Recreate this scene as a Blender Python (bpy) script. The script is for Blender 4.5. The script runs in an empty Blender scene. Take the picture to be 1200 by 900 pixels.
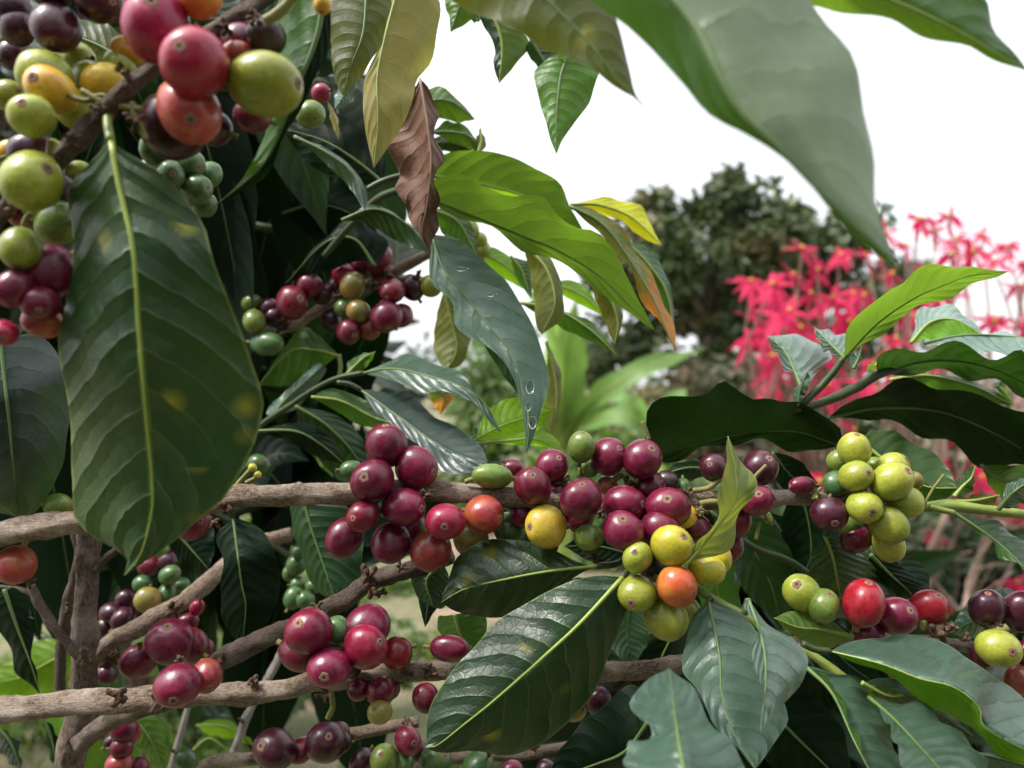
import bpy, math, random
from mathutils import Vector, Matrix, noise
rnd = random.Random(7)
sc = bpy.context.scene
C = sc.collection
F = 924.0            # focal length in photo pixels (photo 1200 x 900)
CZ = 1.30            # camera height
def P(px, py, d): return Vector(((px - 600) / F * d, d, CZ - (py - 450) / F * d))
def xy(s): return [tuple(float(c) for c in p.split(',')) for p in s.split()]

# ------------------------------------------------------------------ node helpers
def new_mat(name):
    m = bpy.data.materials.new(name); m.use_nodes = True
    nt = m.node_tree; nt.nodes.clear()
    return m, nt
class N:
    def __init__(s, nt): s.nt = nt
    def __call__(s, t, **kw):
        n = s.nt.nodes.new(t)
        for k, v in kw.items():
            if k.startswith('i_'): 
                key = k[2:]; key = int(key) if key.isdigit() else key
                n.inputs[key].default_value = v
            else: setattr(n, k, v)
        return n
    def l(s, a, b): s.nt.links.new(a, b)
    def math(s, op, a, b=None, clamp=False):
        n = s.nt.nodes.new('ShaderNodeMath'); n.operation = op; n.use_clamp = clamp
        for i, x in enumerate((a, b)):
            if x is None: continue
            if isinstance(x, (int, float)): n.inputs[i].default_value = x
            else: s.l(x, n.inputs[i])
        return n.outputs[0]
    def mix(s, f, a, b, mode='MIX'):
        n = s.nt.nodes.new('ShaderNodeMix'); n.data_type = 'RGBA'; n.blend_type = mode
        for i, x in ((0, f), (6, a), (7, b)):
            if isinstance(x, (int, float)): n.inputs[i].default_value = x
            elif isinstance(x, tuple): n.inputs[i].default_value = (*x[:3], 1)
            else: s.l(x, n.inputs[i])
        return n.outputs[2]
    def ramp(s, f, stops):
        n = s.nt.nodes.new('ShaderNodeValToRGB'); e = n.color_ramp.elements
        while len(e) < len(stops): e.new(0.5)
        for k, (p, c) in enumerate(stops):
            e[k].position = p; e[k].color = (*c, 1) if isinstance(c, tuple) else (c, c, c, 1)
        s.l(f, n.inputs[0]); return n.outputs[0]
    def noise(s, vec, scale, detail=3, rough=.55):
        n = s('ShaderNodeTexNoise'); n.inputs['Scale'].default_value = scale
        n.inputs['Detail'].default_value = detail; n.inputs['Roughness'].default_value = rough
        s.l(vec, n.inputs['Vector']); return n.outputs[0]

# ------------------------------------------------------------------ materials
# kind: (blade, blotch, transmitted light, translucency, roughness, vein, spots)
LEAF = {
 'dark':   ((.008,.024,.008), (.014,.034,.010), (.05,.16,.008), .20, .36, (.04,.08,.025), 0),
 'deep':   ((.0025,.0085,.0038), (.0045,.0125,.0045), (.02,.07,.004), .10, .42, (.011,.022,.009), 0),  # tone darkened to hold the shade inside the foliage
 'main':   ((.008,.024,.008), (.015,.036,.010), (.05,.15,.008), .16, .36, (.15,.21,.035), 1),
 'mid':    ((.022,.058,.015), (.036,.082,.018), (.13,.33,.012), .35, .38, (.09,.16,.04), 0),
 'big':    ((.011,.033,.015), (.026,.050,.013), (.06,.14,.010), .16, .33, (.26,.34,.06), 1),
 'grey':   ((.034,.066,.044), (.046,.082,.054), (.08,.22,.02), .20, .34, (.09,.14,.09), 0),  # greyed and lightened, sky sheen partly put into the colour
 'blue':   ((.018,.034,.028), (.027,.044,.036), (.05,.12,.02), .12, .33, (.05,.08,.06), 0),  # blue-grey of the sky gloss put into the blade colour
 'shiny':  ((.105,.160,.125), (.130,.190,.150), (.10,.22,.05), .20, .22, (.12,.19,.14), 0),  # pale blade colour stands in for the sky's reflection
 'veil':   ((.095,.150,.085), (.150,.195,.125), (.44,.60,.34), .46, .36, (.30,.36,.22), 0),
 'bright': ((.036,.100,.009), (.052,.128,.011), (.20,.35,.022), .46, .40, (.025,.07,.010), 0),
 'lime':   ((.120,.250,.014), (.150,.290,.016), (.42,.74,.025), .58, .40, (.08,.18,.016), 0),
 'under':  ((.070,.125,.026), (.090,.140,.028), (.22,.40,.03), .38, .48, (.15,.22,.06), 0),
 'olive':  ((.085,.100,.022), (.110,.110,.024), (.34,.36,.03), .35, .45, (.18,.20,.06), 1),
 'olived': ((.032,.045,.013), (.050,.056,.016), (.30,.33,.03), .40, .45, (.09,.11,.035), 1),
 'young':  ((.120,.165,.036), (.160,.190,.045), (.34,.40,.04), .32, .40, (.25,.28,.09), 1),
 'straw':  ((.240,.245,.072), (.290,.255,.075), (.52,.48,.09), .36, .50, (.38,.37,.14), 1),
 'yellow': ((.480,.470,.018), (.520,.490,.026), (.85,.82,.03), .55, .45, (.45,.45,.05), 0),
 'orange': ((.085,.110,.018), (.360,.140,.014), (.26,.33,.02), .45, .46, (.22,.22,.04), 2),
 'dry':    ((.070,.033,.020), (.150,.078,.046), (.22,.10,.035), .08, .60, (.17,.10,.075), 0),
 'banana': ((.095,.185,.045), (.135,.240,.065), (.26,.45,.08), .40, .45, (.24,.32,.15), 0),
}
_lm = {}
def leaf_mat(kind):
    if kind in _lm: return _lm[kind]
    base, blot, trans, tw, rough, vein, spots = LEAF[kind]
    m, nt = new_mat('leaf_' + kind); n = N(nt)
    tc = n('ShaderNodeTexCoord'); uv = n('ShaderNodeUVMap')
    sp = n('ShaderNodeSeparateXYZ'); n.l(uv.outputs[0], sp.inputs[0])
    t = sp.outputs[0]; v = n.math('ABSOLUTE', n.math('MULTIPLY', n.math('SUBTRACT', sp.outputs[1], .5), 2))
    side = n.math('SIGN', n.math('SUBTRACT', sp.outputs[1], .5))
    ob = tc.outputs['Object']
    oi = n('ShaderNodeObjectInfo')
    shift = n('ShaderNodeVectorMath', operation='ADD'); n.l(ob, shift.inputs[0])
    rr = n('ShaderNodeCombineXYZ'); n.l(n.math('MULTIPLY', oi.outputs['Random'], 13.7), rr.inputs[0]); n.l(n.math('MULTIPLY', oi.outputs['Random'], 7.1), rr.inputs[1]); n.l(rr.outputs[0], shift.inputs[1])
    co = shift.outputs[0]
    nz = n.noise(co, 34, 3)
    fine = n.noise(co, 260, 4, .65)
    # lateral veins, arching towards the tip
    wob = n.math('MULTIPLY', n.math('SUBTRACT', n.noise(co, 48, 3), .5), 1.0)
    a = n.math('SUBTRACT', n.math('MULTIPLY', t, n.math('ADD', 7.6, n.math('MULTIPLY', oi.outputs['Random'], 3.6))), n.math('MULTIPLY', n.math('POWER', v, 1.45), 1.9))
    a = n.math('ADD', n.math('ADD', a, wob), n.math('MULTIPLY', side, .22))
    fr = n.math('ABSOLUTE', n.math('SUBTRACT', n.math('FRACT', n.math('ADD', a, 20)), .5))   # 0 on the vein, .5 between
    line = n.math('SUBTRACT', 1, n.math('DIVIDE', fr, .035), clamp=True)
    line = n.math('MULTIPLY', line, n.math('SUBTRACT', 1.05, v, clamp=True))
    # small net between
    vor = n('ShaderNodeTexVoronoi', feature='DISTANCE_TO_EDGE'); vor.inputs['Scale'].default_value = 330; n.l(co, vor.inputs['Vector'])
    net = n.math('SUBTRACT', 1, n.math('DIVIDE', vor.outputs['Distance'], .12), clamp=True)
    col = n.mix(n.ramp(nz, [(.36, 0.), (.66, 1.)]) if spots != 2 else n.ramp(n.math('ADD', n.math('MULTIPLY', nz, .6), n.math('MULTIPLY', t, .8)), [(.68, 0.), (.82, 1.)]), base, blot)
    col = n.mix(n.math('MULTIPLY', n.ramp(fine, [(.45, 0.), (.8, 1.)]), .35), col, tuple(c * 1.9 for c in blot))
    col = n.mix(n.math('MULTIPLY', line, {'main': .42, 'veil': .6}.get(kind, .26)), col, vein)
    midl = n.math('SUBTRACT', 1, n.math('DIVIDE', v, .05), clamp=True)
    col = n.mix(n.math('MULTIPLY', midl, .7), col, vein)
    rim = n.math('MULTIPLY', n.math('SUBTRACT', v, .965, clamp=True), 18, clamp=True)
    col = n.mix(n.math('MULTIPLY', rim, .5), col, tuple(min(.5, c * 1.8 + .02) for c in vein))
    if spots:
        v2 = n('ShaderNodeTexVoronoi'); v2.inputs['Scale'].default_value = 62; n.l(co, v2.inputs['Vector'])
        sel = n.math('GREATER_THAN', n.noise(co, 21, 1), .47 if spots == 1 else .42)
        core = n.math('MULTIPLY', n.math('SUBTRACT', 1, n.math('DIVIDE', v2.outputs['Distance'], .26), clamp=True), sel)
        col = n.mix(n.math('MULTIPLY', core, .75), col, (.30,.26,.03) if spots == 1 else (.50,.16,.01))
        v3 = n('ShaderNodeTexVoronoi'); v3.inputs['Scale'].default_value = 47; n.l(co, v3.inputs['Vector'])
        sel3 = n.math('GREATER_THAN', n.noise(co, 40, 1), .60 if spots == 1 else .5)
        dk = n.math('MULTIPLY', n.math('GREATER_THAN', .11 if spots == 1 else .2, v3.outputs['Distance']), sel3)
        col = n.mix(n.math('MULTIPLY', dk, .8), col, (.06,.03,.02))
    hs = n('ShaderNodeHueSaturation'); n.l(col, hs.inputs['Color'])
    n.l(n.math('ADD', n.math('MULTIPLY', oi.outputs['Random'], .025), .4875), hs.inputs['Hue'])
    n.l(n.math('ADD', n.math('MULTIPLY', oi.outputs['Random'], .5), .75), hs.inputs['Value'])
    # relief: quilted between veins, fine grain
    quilt = n.math('POWER', n.math('MULTIPLY', fr, 2), .5)
    h = n.math('ADD', n.math('MULTIPLY', quilt, {'big': .8, 'dry': .5, 'grey': .5, 'shiny': .6}.get(kind, .34)), n.math('MULTIPLY', nz, .9))
    h = n.math('ADD', h, n.math('MULTIPLY', net, -.035)); h = n.math('ADD', h, n.math('MULTIPLY', fine, .10))
    bp = n('ShaderNodeBump'); bp.inputs['Strength'].default_value = .55 if kind != 'dry' else .9; bp.inputs['Distance'].default_value = {'big': .0019, 'main': .0026, 'grey': .0016, 'dark': .0022}.get(kind, .0018)
    if kind == 'banana': bp.inputs['Strength'].default_value = .1
    n.l(h, bp.inputs['Height'])
    pb = n('ShaderNodeBsdfPrincipled'); n.l(hs.outputs[0], pb.inputs['Base Color'])
    n.l(n.math('ADD', rough - .10, n.math('MULTIPLY', n.noise(co, 70, 4), .24)), pb.inputs['Roughness'])
    n.l(bp.outputs[0], pb.inputs['Normal'])
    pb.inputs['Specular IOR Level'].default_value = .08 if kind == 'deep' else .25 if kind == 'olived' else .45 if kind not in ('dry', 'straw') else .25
    tr = n('ShaderNodeBsdfTranslucent')
    tcol = n.mix(n.math('MULTIPLY', line, .45), trans, tuple(c * .45 for c in trans))
    tcol = n.mix(n.math('MULTIPLY', nz, .5), tcol, tuple(c * .7 for c in trans))
    if spots == 2: tcol = n.mix(n.ramp(n.math('ADD', n.math('MULTIPLY', nz, .6), n.math('MULTIPLY', t, .8)), [(.68, 0.), (.82, 1.)]), tcol, (.80,.27,.01))
    n.l(tcol, tr.inputs['Color']); n.l(bp.outputs[0], tr.inputs['Normal'])
    ms = n('ShaderNodeMixShader'); ms.inputs[0].default_value = tw
    n.l(pb.outputs[0], ms.inputs[1]); n.l(tr.outputs[0], ms.inputs[2])
    out = n('ShaderNodeOutputMaterial'); n.l(ms.outputs[0], out.inputs[0])
    _lm[kind] = m; return m

def simple(name, c1, c2, scale, rough=.6, bump=.3, dist=.001, spec=.4, trans=None, tw=0., streak=None, detail=5):
    m, nt = new_mat(name); n = N(nt)
    tc = n('ShaderNodeTexCoord'); co = tc.outputs['Object']
    if streak:
        uv = n('ShaderNodeUVMap'); mp = n('ShaderNodeMapping'); mp.inputs['Scale'].default_value = streak
        n.l(uv.outputs[0], mp.inputs[0]); co = mp.outputs[0]
    nz = n.noise(co, scale, detail, .62)
    col = n.mix(n.ramp(nz, [(.33, 0.), (.67, 1.)]), c1, c2)
    oi = n('ShaderNodeObjectInfo'); hs = n('ShaderNodeHueSaturation'); n.l(col, hs.inputs['Color'])
    n.l(n.math('ADD', n.math('MULTIPLY', oi.outputs['Random'], .3), .85), hs.inputs['Value'])
    bp = n('ShaderNodeBump'); bp.inputs['Strength'].default_value = bump; bp.inputs['Distance'].default_value = dist; n.l(nz, bp.inputs['Height'])
    pb = n('ShaderNodeBsdfPrincipled'); n.l(hs.outputs[0], pb.inputs['Base Color']); pb.inputs['Roughness'].default_value = rough
    pb.inputs['Specular IOR Level'].default_value = spec; n.l(bp.outputs[0], pb.inputs['Normal'])
    out = n('ShaderNodeOutputMaterial')
    if trans:
        tr = n('ShaderNodeBsdfTranslucent'); tr.inputs[0].default_value = (*trans, 1)
        ms = n('ShaderNodeMixShader'); ms.inputs[0].default_value = tw
        n.l(pb.outputs[0], ms.inputs[1]); n.l(tr.outputs[0], ms.inputs[2]); n.l(ms.outputs[0], out.inputs[0])
    else: n.l(pb.outputs[0], out.inputs[0])
    return m

def bark_mat(name, dark, tan, pale):
    m, nt = new_mat(name); n = N(nt)
    uv = n('ShaderNodeUVMap'); mp = n('ShaderNodeMapping'); mp.inputs['Scale'].default_value = (1, .16, 1)   # u round, v along (units of radius)
    n.l(uv.outputs[0], mp.inputs[0])
    tc = n('ShaderNodeTexCoord')
    st = n.noise(mp.outputs[0], 9, 6, .7)
    st2 = n.noise(mp.outputs[0], 26, 5, .7)
    big = n.noise(tc.outputs['Object'], 70, 4, .6)
    gr = n.noise(tc.outputs['Object'], 900, 3, .6)
    col = n.mix(n.ramp(st, [(.36, 0.), (.60, 1.)]), dark, tan)
    col = n.mix(n.ramp(big, [(.48, 0.), (.66, .75)]), col, pale)
    col = n.mix(n.ramp(st2, [(.36, .85), (.47, 0.)]), col, tuple(c * .45 for c in dark))
    col = n.mix(n.math('MULTIPLY', n.ramp(gr, [(.5, 0.), (.75, 1.)]), .35), col, pale)
    h = n.math('ADD', n.math('MULTIPLY', st, 1.0), n.math('ADD', n.math('MULTIPLY', st2, .7), n.math('MULTIPLY', gr, .25)))
    bp = n('ShaderNodeBump'); bp.inputs['Strength'].default_value = .9; bp.inputs['Distance'].default_value = .0016; n.l(h, bp.inputs['Height'])
    pb = n('ShaderNodeBsdfPrincipled'); n.l(col, pb.inputs['Base Color']); pb.inputs['Roughness'].default_value = .8
    pb.inputs['Specular IOR Level'].default_value = .25; n.l(bp.outputs[0], pb.inputs['Normal'])
    out = n('ShaderNodeOutputMaterial'); n.l(pb.outputs[0], out.inputs[0]); return m
BARK = bark_mat('coffee_bark', (.065,.041,.028), (.36,.262,.185), (.56,.46,.37))
BARKE = bark_mat('coffee_bark_old', (.045,.030,.022), (.215,.155,.112), (.36,.295,.24))
BARKD = bark_mat('coffee_bark_dark', (.050,.034,.026), (.14,.100,.074), (.24,.19,.15))
BARKP = bark_mat('coffee_bark_pale', (.20,.17,.15), (.38,.34,.30), (.50,.46,.42))
GREENW = simple('green_shoot', (.13,.19,.035), (.22,.26,.06), 120, .45, .25, .0005, .4)
GREEND = simple('dark_shoot', (.022,.040,.014), (.045,.065,.020), 120, .45, .25, .0005, .4)
RIB = simple('pale_rib', (.20,.27,.05), (.27,.33,.07), 90, .45, .2, .0004, .4)
RIBD = simple('dark_rib', (.065,.115,.03), (.10,.16,.045), 90, .45, .2, .0004, .4)
RIBX = simple('dry_rib', (.20,.12,.085), (.28,.18,.12), 90, .6, .3, .0005, .3)
HUSK = simple('dry_husk', (.035,.019,.013), (.15,.095,.06), 420, .85, .9, .0012, .2)
STUB = simple('fruit_stalk', (.11,.13,.03), (.20,.17,.06), 300, .6, .5, .0005, .3)
SCAR = simple('fruit_scar', (.15,.070,.050), (.36,.22,.16), 900, .75, .6, .0003, .2)
SCARC = simple('fruit_scar_core', (.05,.025,.018), (.09,.05,.03), 900, .8, .5, .0003, .2)

FRUIT = {  # body, blush, blush amount
 'R': ((.066,.0026,.0140), (.122,.0042,.0210)), 'C': ((.135,.0036,.0140), (.22,.006,.022)),
 'P': ((.022,.0026,.0080), (.045,.0050,.0140)), 'A': ((.28,.075,.024), (.21,.020,.020)),
 'O': ((.58,.230,.030), (.55,.105,.030)), 'Z': ((.46,.235,.026), (.42,.31,.03)), 'Y': ((.50,.360,.022), (.46,.230,.018)),
 'L': ((.31,.330,.022), (.40,.330,.026)), 'G': ((.085,.145,.022), (.130,.180,.028)),
 'D': ((.032,.078,.022), (.055,.110,.028)), 'B': ((.17,.045,.022), (.21,.022,.022)),
 'W': ((.46,.165,.075), (.36,.048,.040)), 'K': ((.022,.013,.013), (.045,.026,.024)), 'T': ((.25,.115,.022), (.16,.145,.03)), 'V': ((.175,.215,.022), (.24,.255,.027)),
 'E': ((.165,.0040,.022), (.26,.0075,.036)),
}
_fm = {}
def fruit_mat(k):
    if k in _fm: return _fm[k]
    body, blush = FRUIT[k]
    m, nt = new_mat('fruit_' + k); n = N(nt)
    tc = n('ShaderNodeTexCoord'); oi = n('ShaderNodeObjectInfo')
    add = n('ShaderNodeVectorMath', operation='ADD'); rr = n('ShaderNodeCombineXYZ')
    n.l(n.math('MULTIPLY', oi.outputs['Random'], 31), rr.inputs[0]); n.l(tc.outputs['Object'], add.inputs[0]); n.l(rr.outputs[0], add.inputs[1]); co = add.outputs[0]
    sp = n('ShaderNodeSeparateXYZ'); n.l(tc.outputs['Object'], sp.inputs[0])
    f = n.math('ADD', n.math('MULTIPLY', sp.outputs[2], .32), n.math('SUBTRACT', n.math('MULTIPLY', n.noise(co, 1.1, 2), 1.5), .25))
    col = n.mix(n.ramp(f, [(.30, 0.), (.72, 1.)]), body, blush)
    # meridian fibres and pale lenticels
    mot = n.noise(co, 5.5, 5, .7)
    col = n.mix(n.math('MULTIPLY', n.ramp(mot, [(.42, 0.), (.72, 1.)]), .48), col, tuple(min(.7, c * 1.7 + .01) for c in blush))
    vo = n('ShaderNodeTexVoronoi'); vo.inputs['Scale'].default_value = 5.5; n.l(co, vo.inputs['Vector'])
    dots = n.math('MULTIPLY', n.math('GREATER_THAN', .085, vo.outputs['Distance']), n.math('GREATER_THAN', n.noise(co, 2.2, 1), .50))
    col = n.mix(n.math('MULTIPLY', dots, .34), col, (.55,.36,.25))
    # scuffs
    sc_ = n.ramp(n.noise(co, 3.0, 8, .75), [(.62, 0.), (.70, 1.)])
    col = n.mix(n.math('MULTIPLY', sc_, .16), col, (.42,.27,.20))
    hs = n('ShaderNodeHueSaturation'); n.l(col, hs.inputs['Color'])
    n.l(n.math('ADD', n.math('MULTIPLY', oi.outputs['Random'], .4), .8), hs.inputs['Value'])
    hr = n.math('FRACT', n.math('MULTIPLY', oi.outputs['Random'], 17.3))
    n.l(n.math('ADD', n.math('MULTIPLY', hr, .016), .492), hs.inputs['Hue'])
    h = n.math('ADD', n.math('MULTIPLY', n.noise(co, 2.2, 3), .6), n.math('MULTIPLY', n.noise(co, 14, 3), .10))
    bp = n('ShaderNodeBump'); bp.inputs['Strength'].default_value = .35; bp.inputs['Distance'].default_value = .0006; n.l(h, bp.inputs['Height'])
    pb = n('ShaderNodeBsdfPrincipled'); n.l(hs.outputs[0], pb.inputs['Base Color'])
    n.l(n.math('ADD', .17, n.math('MULTIPLY', mot, .26)), pb.inputs['Roughness'])
    if k == 'K': pb.inputs['Roughness'].default_value = .7
    pb.inputs['Specular IOR Level'].default_value = .5
    pb.inputs['Subsurface Weight'].default_value = .03; pb.inputs['Subsurface Radius'].default_value = (.8,.4,.25); pb.inputs['Subsurface Scale'].default_value = .0022
    n.l(bp.outputs[0], pb.inputs['Normal'])
    out = n('ShaderNodeOutputMaterial'); n.l(pb.outputs[0], out.inputs[0])
    _fm[k] = m; return m

# ------------------------------------------------------------------ object helpers
def empty(name, loc, label, cat, group=None):
    o = bpy.data.objects.new(name, None); C.objects.link(o); o.location = loc; o.empty_display_size = .02
    o['label'] = label; o['category'] = cat
    if group: o['group'] = group
    return o
def tag(o, label=None, cat=None, group=None, kind=None):
    for k, v in (('label', label), ('category', cat), ('group', group), ('kind', kind)):
        if v: o[k] = v
    return o
def mesh_obj(name, verts, faces, mats, parent=None, origin=None, uvs=None, fmat=None, smooth=True):
    """verts in world space; the object's own origin at `origin`."""
    origin = Vector(origin if origin is not None else verts[0])
    me = bpy.data.meshes.new(name)
    me.from_pydata([tuple(Vector(v) - origin) for v in verts], [], faces)
    for m in (mats if isinstance(mats, (list, tuple)) else [mats]): me.materials.append(m)
    if uvs:
        ul = me.uv_layers.new(name='UVMap')
        for lp in me.loops: ul.data[lp.index].uv = uvs[lp.vertex_index]
    if fmat:
        me.polygons.foreach_set('material_index', fmat)
    if smooth: me.polygons.foreach_set('use_smooth', [True] * len(me.polygons))
    me.update()
    o = bpy.data.objects.new(name, me); C.objects.link(o)
    if parent is not None:
        o.parent = parent; o.location = origin - world_loc(parent)
    else: o.location = origin
    return o
def world_loc(o):
    l = Vector(o.location)
    while o.parent is not None: o = o.parent; l = l + Vector(o.location)
    return l
def catmull(pts, n):
    """n points evenly spread by arc length along a smooth curve through pts (vectors of any dimension)."""
    pts = [Vector(p) for p in pts]
    if len(pts) == 2: return [pts[0].lerp(pts[1], i / (n - 1)) for i in range(n)]
    ext = [pts[0] * 2 - pts[1]] + pts + [pts[-1] * 2 - pts[-2]]
    fine = []
    for i in range(1, len(ext) - 2):
        p0, p1, p2, p3 = ext[i-1:i+3]
        for k in range(16):
            u = k / 16
            fine.append(.5 * (2*p1 + (p2-p0)*u + (2*p0-5*p1+4*p2-p3)*u*u + (3*p1-p0-3*p2+p3)*u**3))
    fine.append(pts[-1])
    acc = [0]
    for a, b in zip(fine, fine[1:]): acc.append(acc[-1] + (b - a).length)
    out, j = [], 0
    for i in range(n):
        s = acc[-1] * i / (n - 1)
        while j < len(acc) - 2 and acc[j+1] < s: j += 1
        w = 0 if acc[j+1] == acc[j] else (s - acc[j]) / (acc[j+1] - acc[j])
        out.append(fine[j].lerp(fine[j+1], min(1, max(0, w))))
    return out
def lerp_list(vals, t):
    if not isinstance(vals, (list, tuple)): return vals
    x = t * (len(vals) - 1); i = min(int(x), len(vals) - 2)
    return vals[i] + (vals[i+1] - vals[i]) * (x - i)

def tube_geo(pts, radii, sides=10, rough=0., seed=0, caps=True):
    """world points, per-point radii -> verts, faces, uvs (u round, v along in radii)"""
    V, Fc, U = [], [], []
    prev = None; along = 0
    for i, p in enumerate(pts):
        d = (pts[min(i+1, len(pts)-1)] - pts[max(i-1, 0)]).normalized()
        if prev is None:
            up = Vector((0,1,0)) if abs(d.y) < .9 else Vector((1,0,0))
            x = d.cross(up).normalized()
        else: x = (prev - d * prev.dot(d)).normalized()
        prev = x; y = d.cross(x)
        if i: along += (pts[i] - pts[i-1]).length / max(1e-6, radii[i])
        for k in range(sides):
            a = 2 * math.pi * k / sides
            r = radii[i]
            if rough:
                r *= 1 + rough * (noise.noise(Vector((math.cos(a) * 1.4 + seed, math.sin(a) * 1.4, along * .35))) + .5 * noise.noise(Vector((math.cos(a) * 3 + seed, math.sin(a) * 3, along * 1.1))))
            V.append(p + (x * math.cos(a) + y * math.sin(a)) * r)
            U.append((abs(2 * k / sides - 1) * 2, along))
    for i in range(len(pts) - 1):
        for k in range(sides):
            a, b = i * sides + k, i * sides + (k + 1) % sides
            Fc.append((a, b, b + sides, a + sides))
    if caps:
        Fc.append(tuple(range(sides))[::-1]); Fc.append(tuple(range(len(V) - sides, len(V))))
    return V, Fc, U
def tube(name, pts, radii, mat, parent, sides=10, rough=0., n=None, seed=None):
    n = n or max(8, len(pts) * 6)
    q = catmull([Vector((*p, r)) for p, r in zip(pts, radii)], n)
    V, Fc, U = tube_geo([Vector(a[:3]) for a in q], [a[3] for a in q], sides, rough, rnd.random() * 50 if seed is None else seed)
    return mesh_obj(name, V, Fc, mat, parent, pts[0], U)
def ptube(name, s, d, rpx, mat, parent, sides=14, rough=.22, n=None):
    """tube through photo pixels 's' at depth(s) d with pixel radius(es) rpx"""
    q = xy(s); m = len(q); T = [i / max(1, m - 1) for i in range(m)]
    dd = [lerp_list(d, t) for t in T]
    return tube(name, [P(x, y, e) for (x, y), e in zip(q, dd)], [lerp_list(rpx, t) * e / F for t, e in zip(T, dd)], mat, parent, sides, rough, n)

# ------------------------------------------------------------------ leaves
MJ = 5
def leaf_geo(mid, left, right, kl, kr, ripple, puff):
    """three curves of equal length -> blade mesh, side columns MJ each"""
    n = len(mid); V, U, Fc, fm = [], [], [], []
    cols = 2 * MJ + 1
    amp, freq, ph = ripple
    for i in range(n):
        t = i / (n - 1)
        tan = (mid[min(i+1, n-1)] - mid[max(i-1, 0)])
        cr = (right[i] - left[i])
        nor = tan.cross(cr)
        nor = nor.normalized() if nor.length > 1e-12 else Vector((0,-1,0))
        for j in range(-MJ, MJ + 1):
            v = j / MJ; e = right[i] if v > 0 else left[i]; w = (e - mid[i]).length
            e = e + (e - mid[i]) * (.07 * noise.noise(Vector((t * 7 + mid[0].x * 91, v * 2, mid[0].z * 77))))
            p = mid[i].lerp(e, abs(v))
            sgn = 1 if v > 0 else -1
            p = p + nor * (puff * w * 4 * (abs(v) - v * v))
            p = p + nor * (amp * v * v * math.sin(2 * math.pi * freq * t + ph + sgn * .9) * min(1, 4 * t, 4 * (1 - t)))
            p = p + nor * (.0022 * min(1, (right[i] - left[i]).length / .02) * (.25 + .75 * abs(v)) * noise.noise(p * 75))
            V.append(p); U.append((t, .5 + .5 * v))
    for i in range(n - 1):
        for j in range(cols - 1):
            a = i * cols + j
            Fc.append((a, a + 1, a + cols + 1, a + cols)); fm.append(0 if j < MJ else 1)
    return V, Fc, U, fm
def rib(mid, parent, kind, r, name='midrib'):
    n = len(mid)
    V, Fc, U = tube_geo(mid, [r * (1 - .85 * (i / (n - 1)) ** .8) for i in range(n)], 8)
    mat = RIBX if kind == 'dry' else RIB if kind in ('big','main','young','straw','under','lime','yellow','olive','mid','banana') else RIBD
    return mesh_obj(name, V, Fc, mat, parent, mid[0], U)
def leaf(parent, kind, mid, L, R, d=.3, dl=.006, dr=.006, ripple=(0.0012, 3.2, 0), kr=None, petiole=None, puff=.05, ribr=None, n=30, label=None, pr=None):
    """a leaf traced from the photo: midrib and both margins as pixel curves; d = depth(s) of the midrib, dl/dr = how much
    farther (+) or nearer (-) each margin stands, in metres at its widest"""
    m2 = catmull(xy(mid), n); l2 = catmull(xy(L), n); r2 = catmull(xy(R), n)
    T = [i / (n - 1) for i in range(n)]
    dm = [lerp_list(d, t) for t in T]
    wl = [(a - b).length for a, b in zip(l2, m2)]; wr = [(a - b).length for a, b in zip(r2, m2)]
    ml, mr = max(wl) or 1, max(wr) or 1
    M = [P(a.x, a.y, e) for a, e in zip(m2, dm)]
    Lw = [P(a.x, a.y, e + dl * w / ml) for a, e, w in zip(l2, dm, wl)]
    Rw = [P(a.x, a.y, e + dr * w / mr) for a, e, w in zip(r2, dm, wr)]
    V, Fc, U, fm = leaf_geo(M, Lw, Rw, kind, kr, ripple, puff)
    mats = [leaf_mat(kind), leaf_mat(kr or kind)]
    o = mesh_obj('leaf', V, Fc, mats, parent, M[0], U, fm)
    if label: o['label'] = label
    r = ribr if ribr is not None else .0009
    if r:
        mm = list(M)
        rb = rib(mm, o, kr or kind, r)
    if petiole:
        q = xy(petiole); d0 = dm[0]; dp = pr if pr is not None else d0
        tube('petiole', [P(x, y, dp + (d0 - dp) * i / (len(q) - 1)) for i, (x, y) in enumerate(q)], [.0011] * len(q), GREENW if kind in ('big','young','straw','under','lime','mid') else GREEND, o, 8, 0, 10)
    return o
PROF = [(0,.03),(.05,.20),(.12,.48),(.22,.76),(.35,.96),(.48,1.),(.60,.93),(.72,.74),(.82,.48),(.90,.22),(.95,.09),(1.,0.)]
def prof(t):
    for (a, x), (b, y) in zip(PROF, PROF[1:]):
        if t <= b: return x + (y - x) * (t - a) / (b - a)
    return 0
def leaf3(parent, kind, pts, width, nor, fold=.25, ripple=None, n=14, ribr=0, name='leaf'):
    """a leaf in space: midrib points, full width, direction its face looks"""
    M = catmull(pts, n); L, R = [], []
    for i, p in enumerate(M):
        t = i / (n - 1); tan = (M[min(i+1, n-1)] - M[max(i-1, 0)]).normalized()
        s = tan.cross(nor); s = s.normalized() if s.length > 1e-6 else Vector((1,0,0)); nn = s.cross(tan)
        w = prof(t) * width / 2
        L.append(p - s * w * math.cos(fold) + nn * w * math.sin(fold)); R.append(p + s * w * math.cos(fold) + nn * w * math.sin(fold))
    V, Fc, U, fm = leaf_geo(M, L, R, kind, None, ripple or (width * .03, 2.5 + rnd.random(), rnd.random() * 6), .04)
    o = mesh_obj(name, V, Fc, leaf_mat(kind), parent, M[0], U)
    if ribr: rib(M, o, kind, ribr)
    return o
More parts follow.
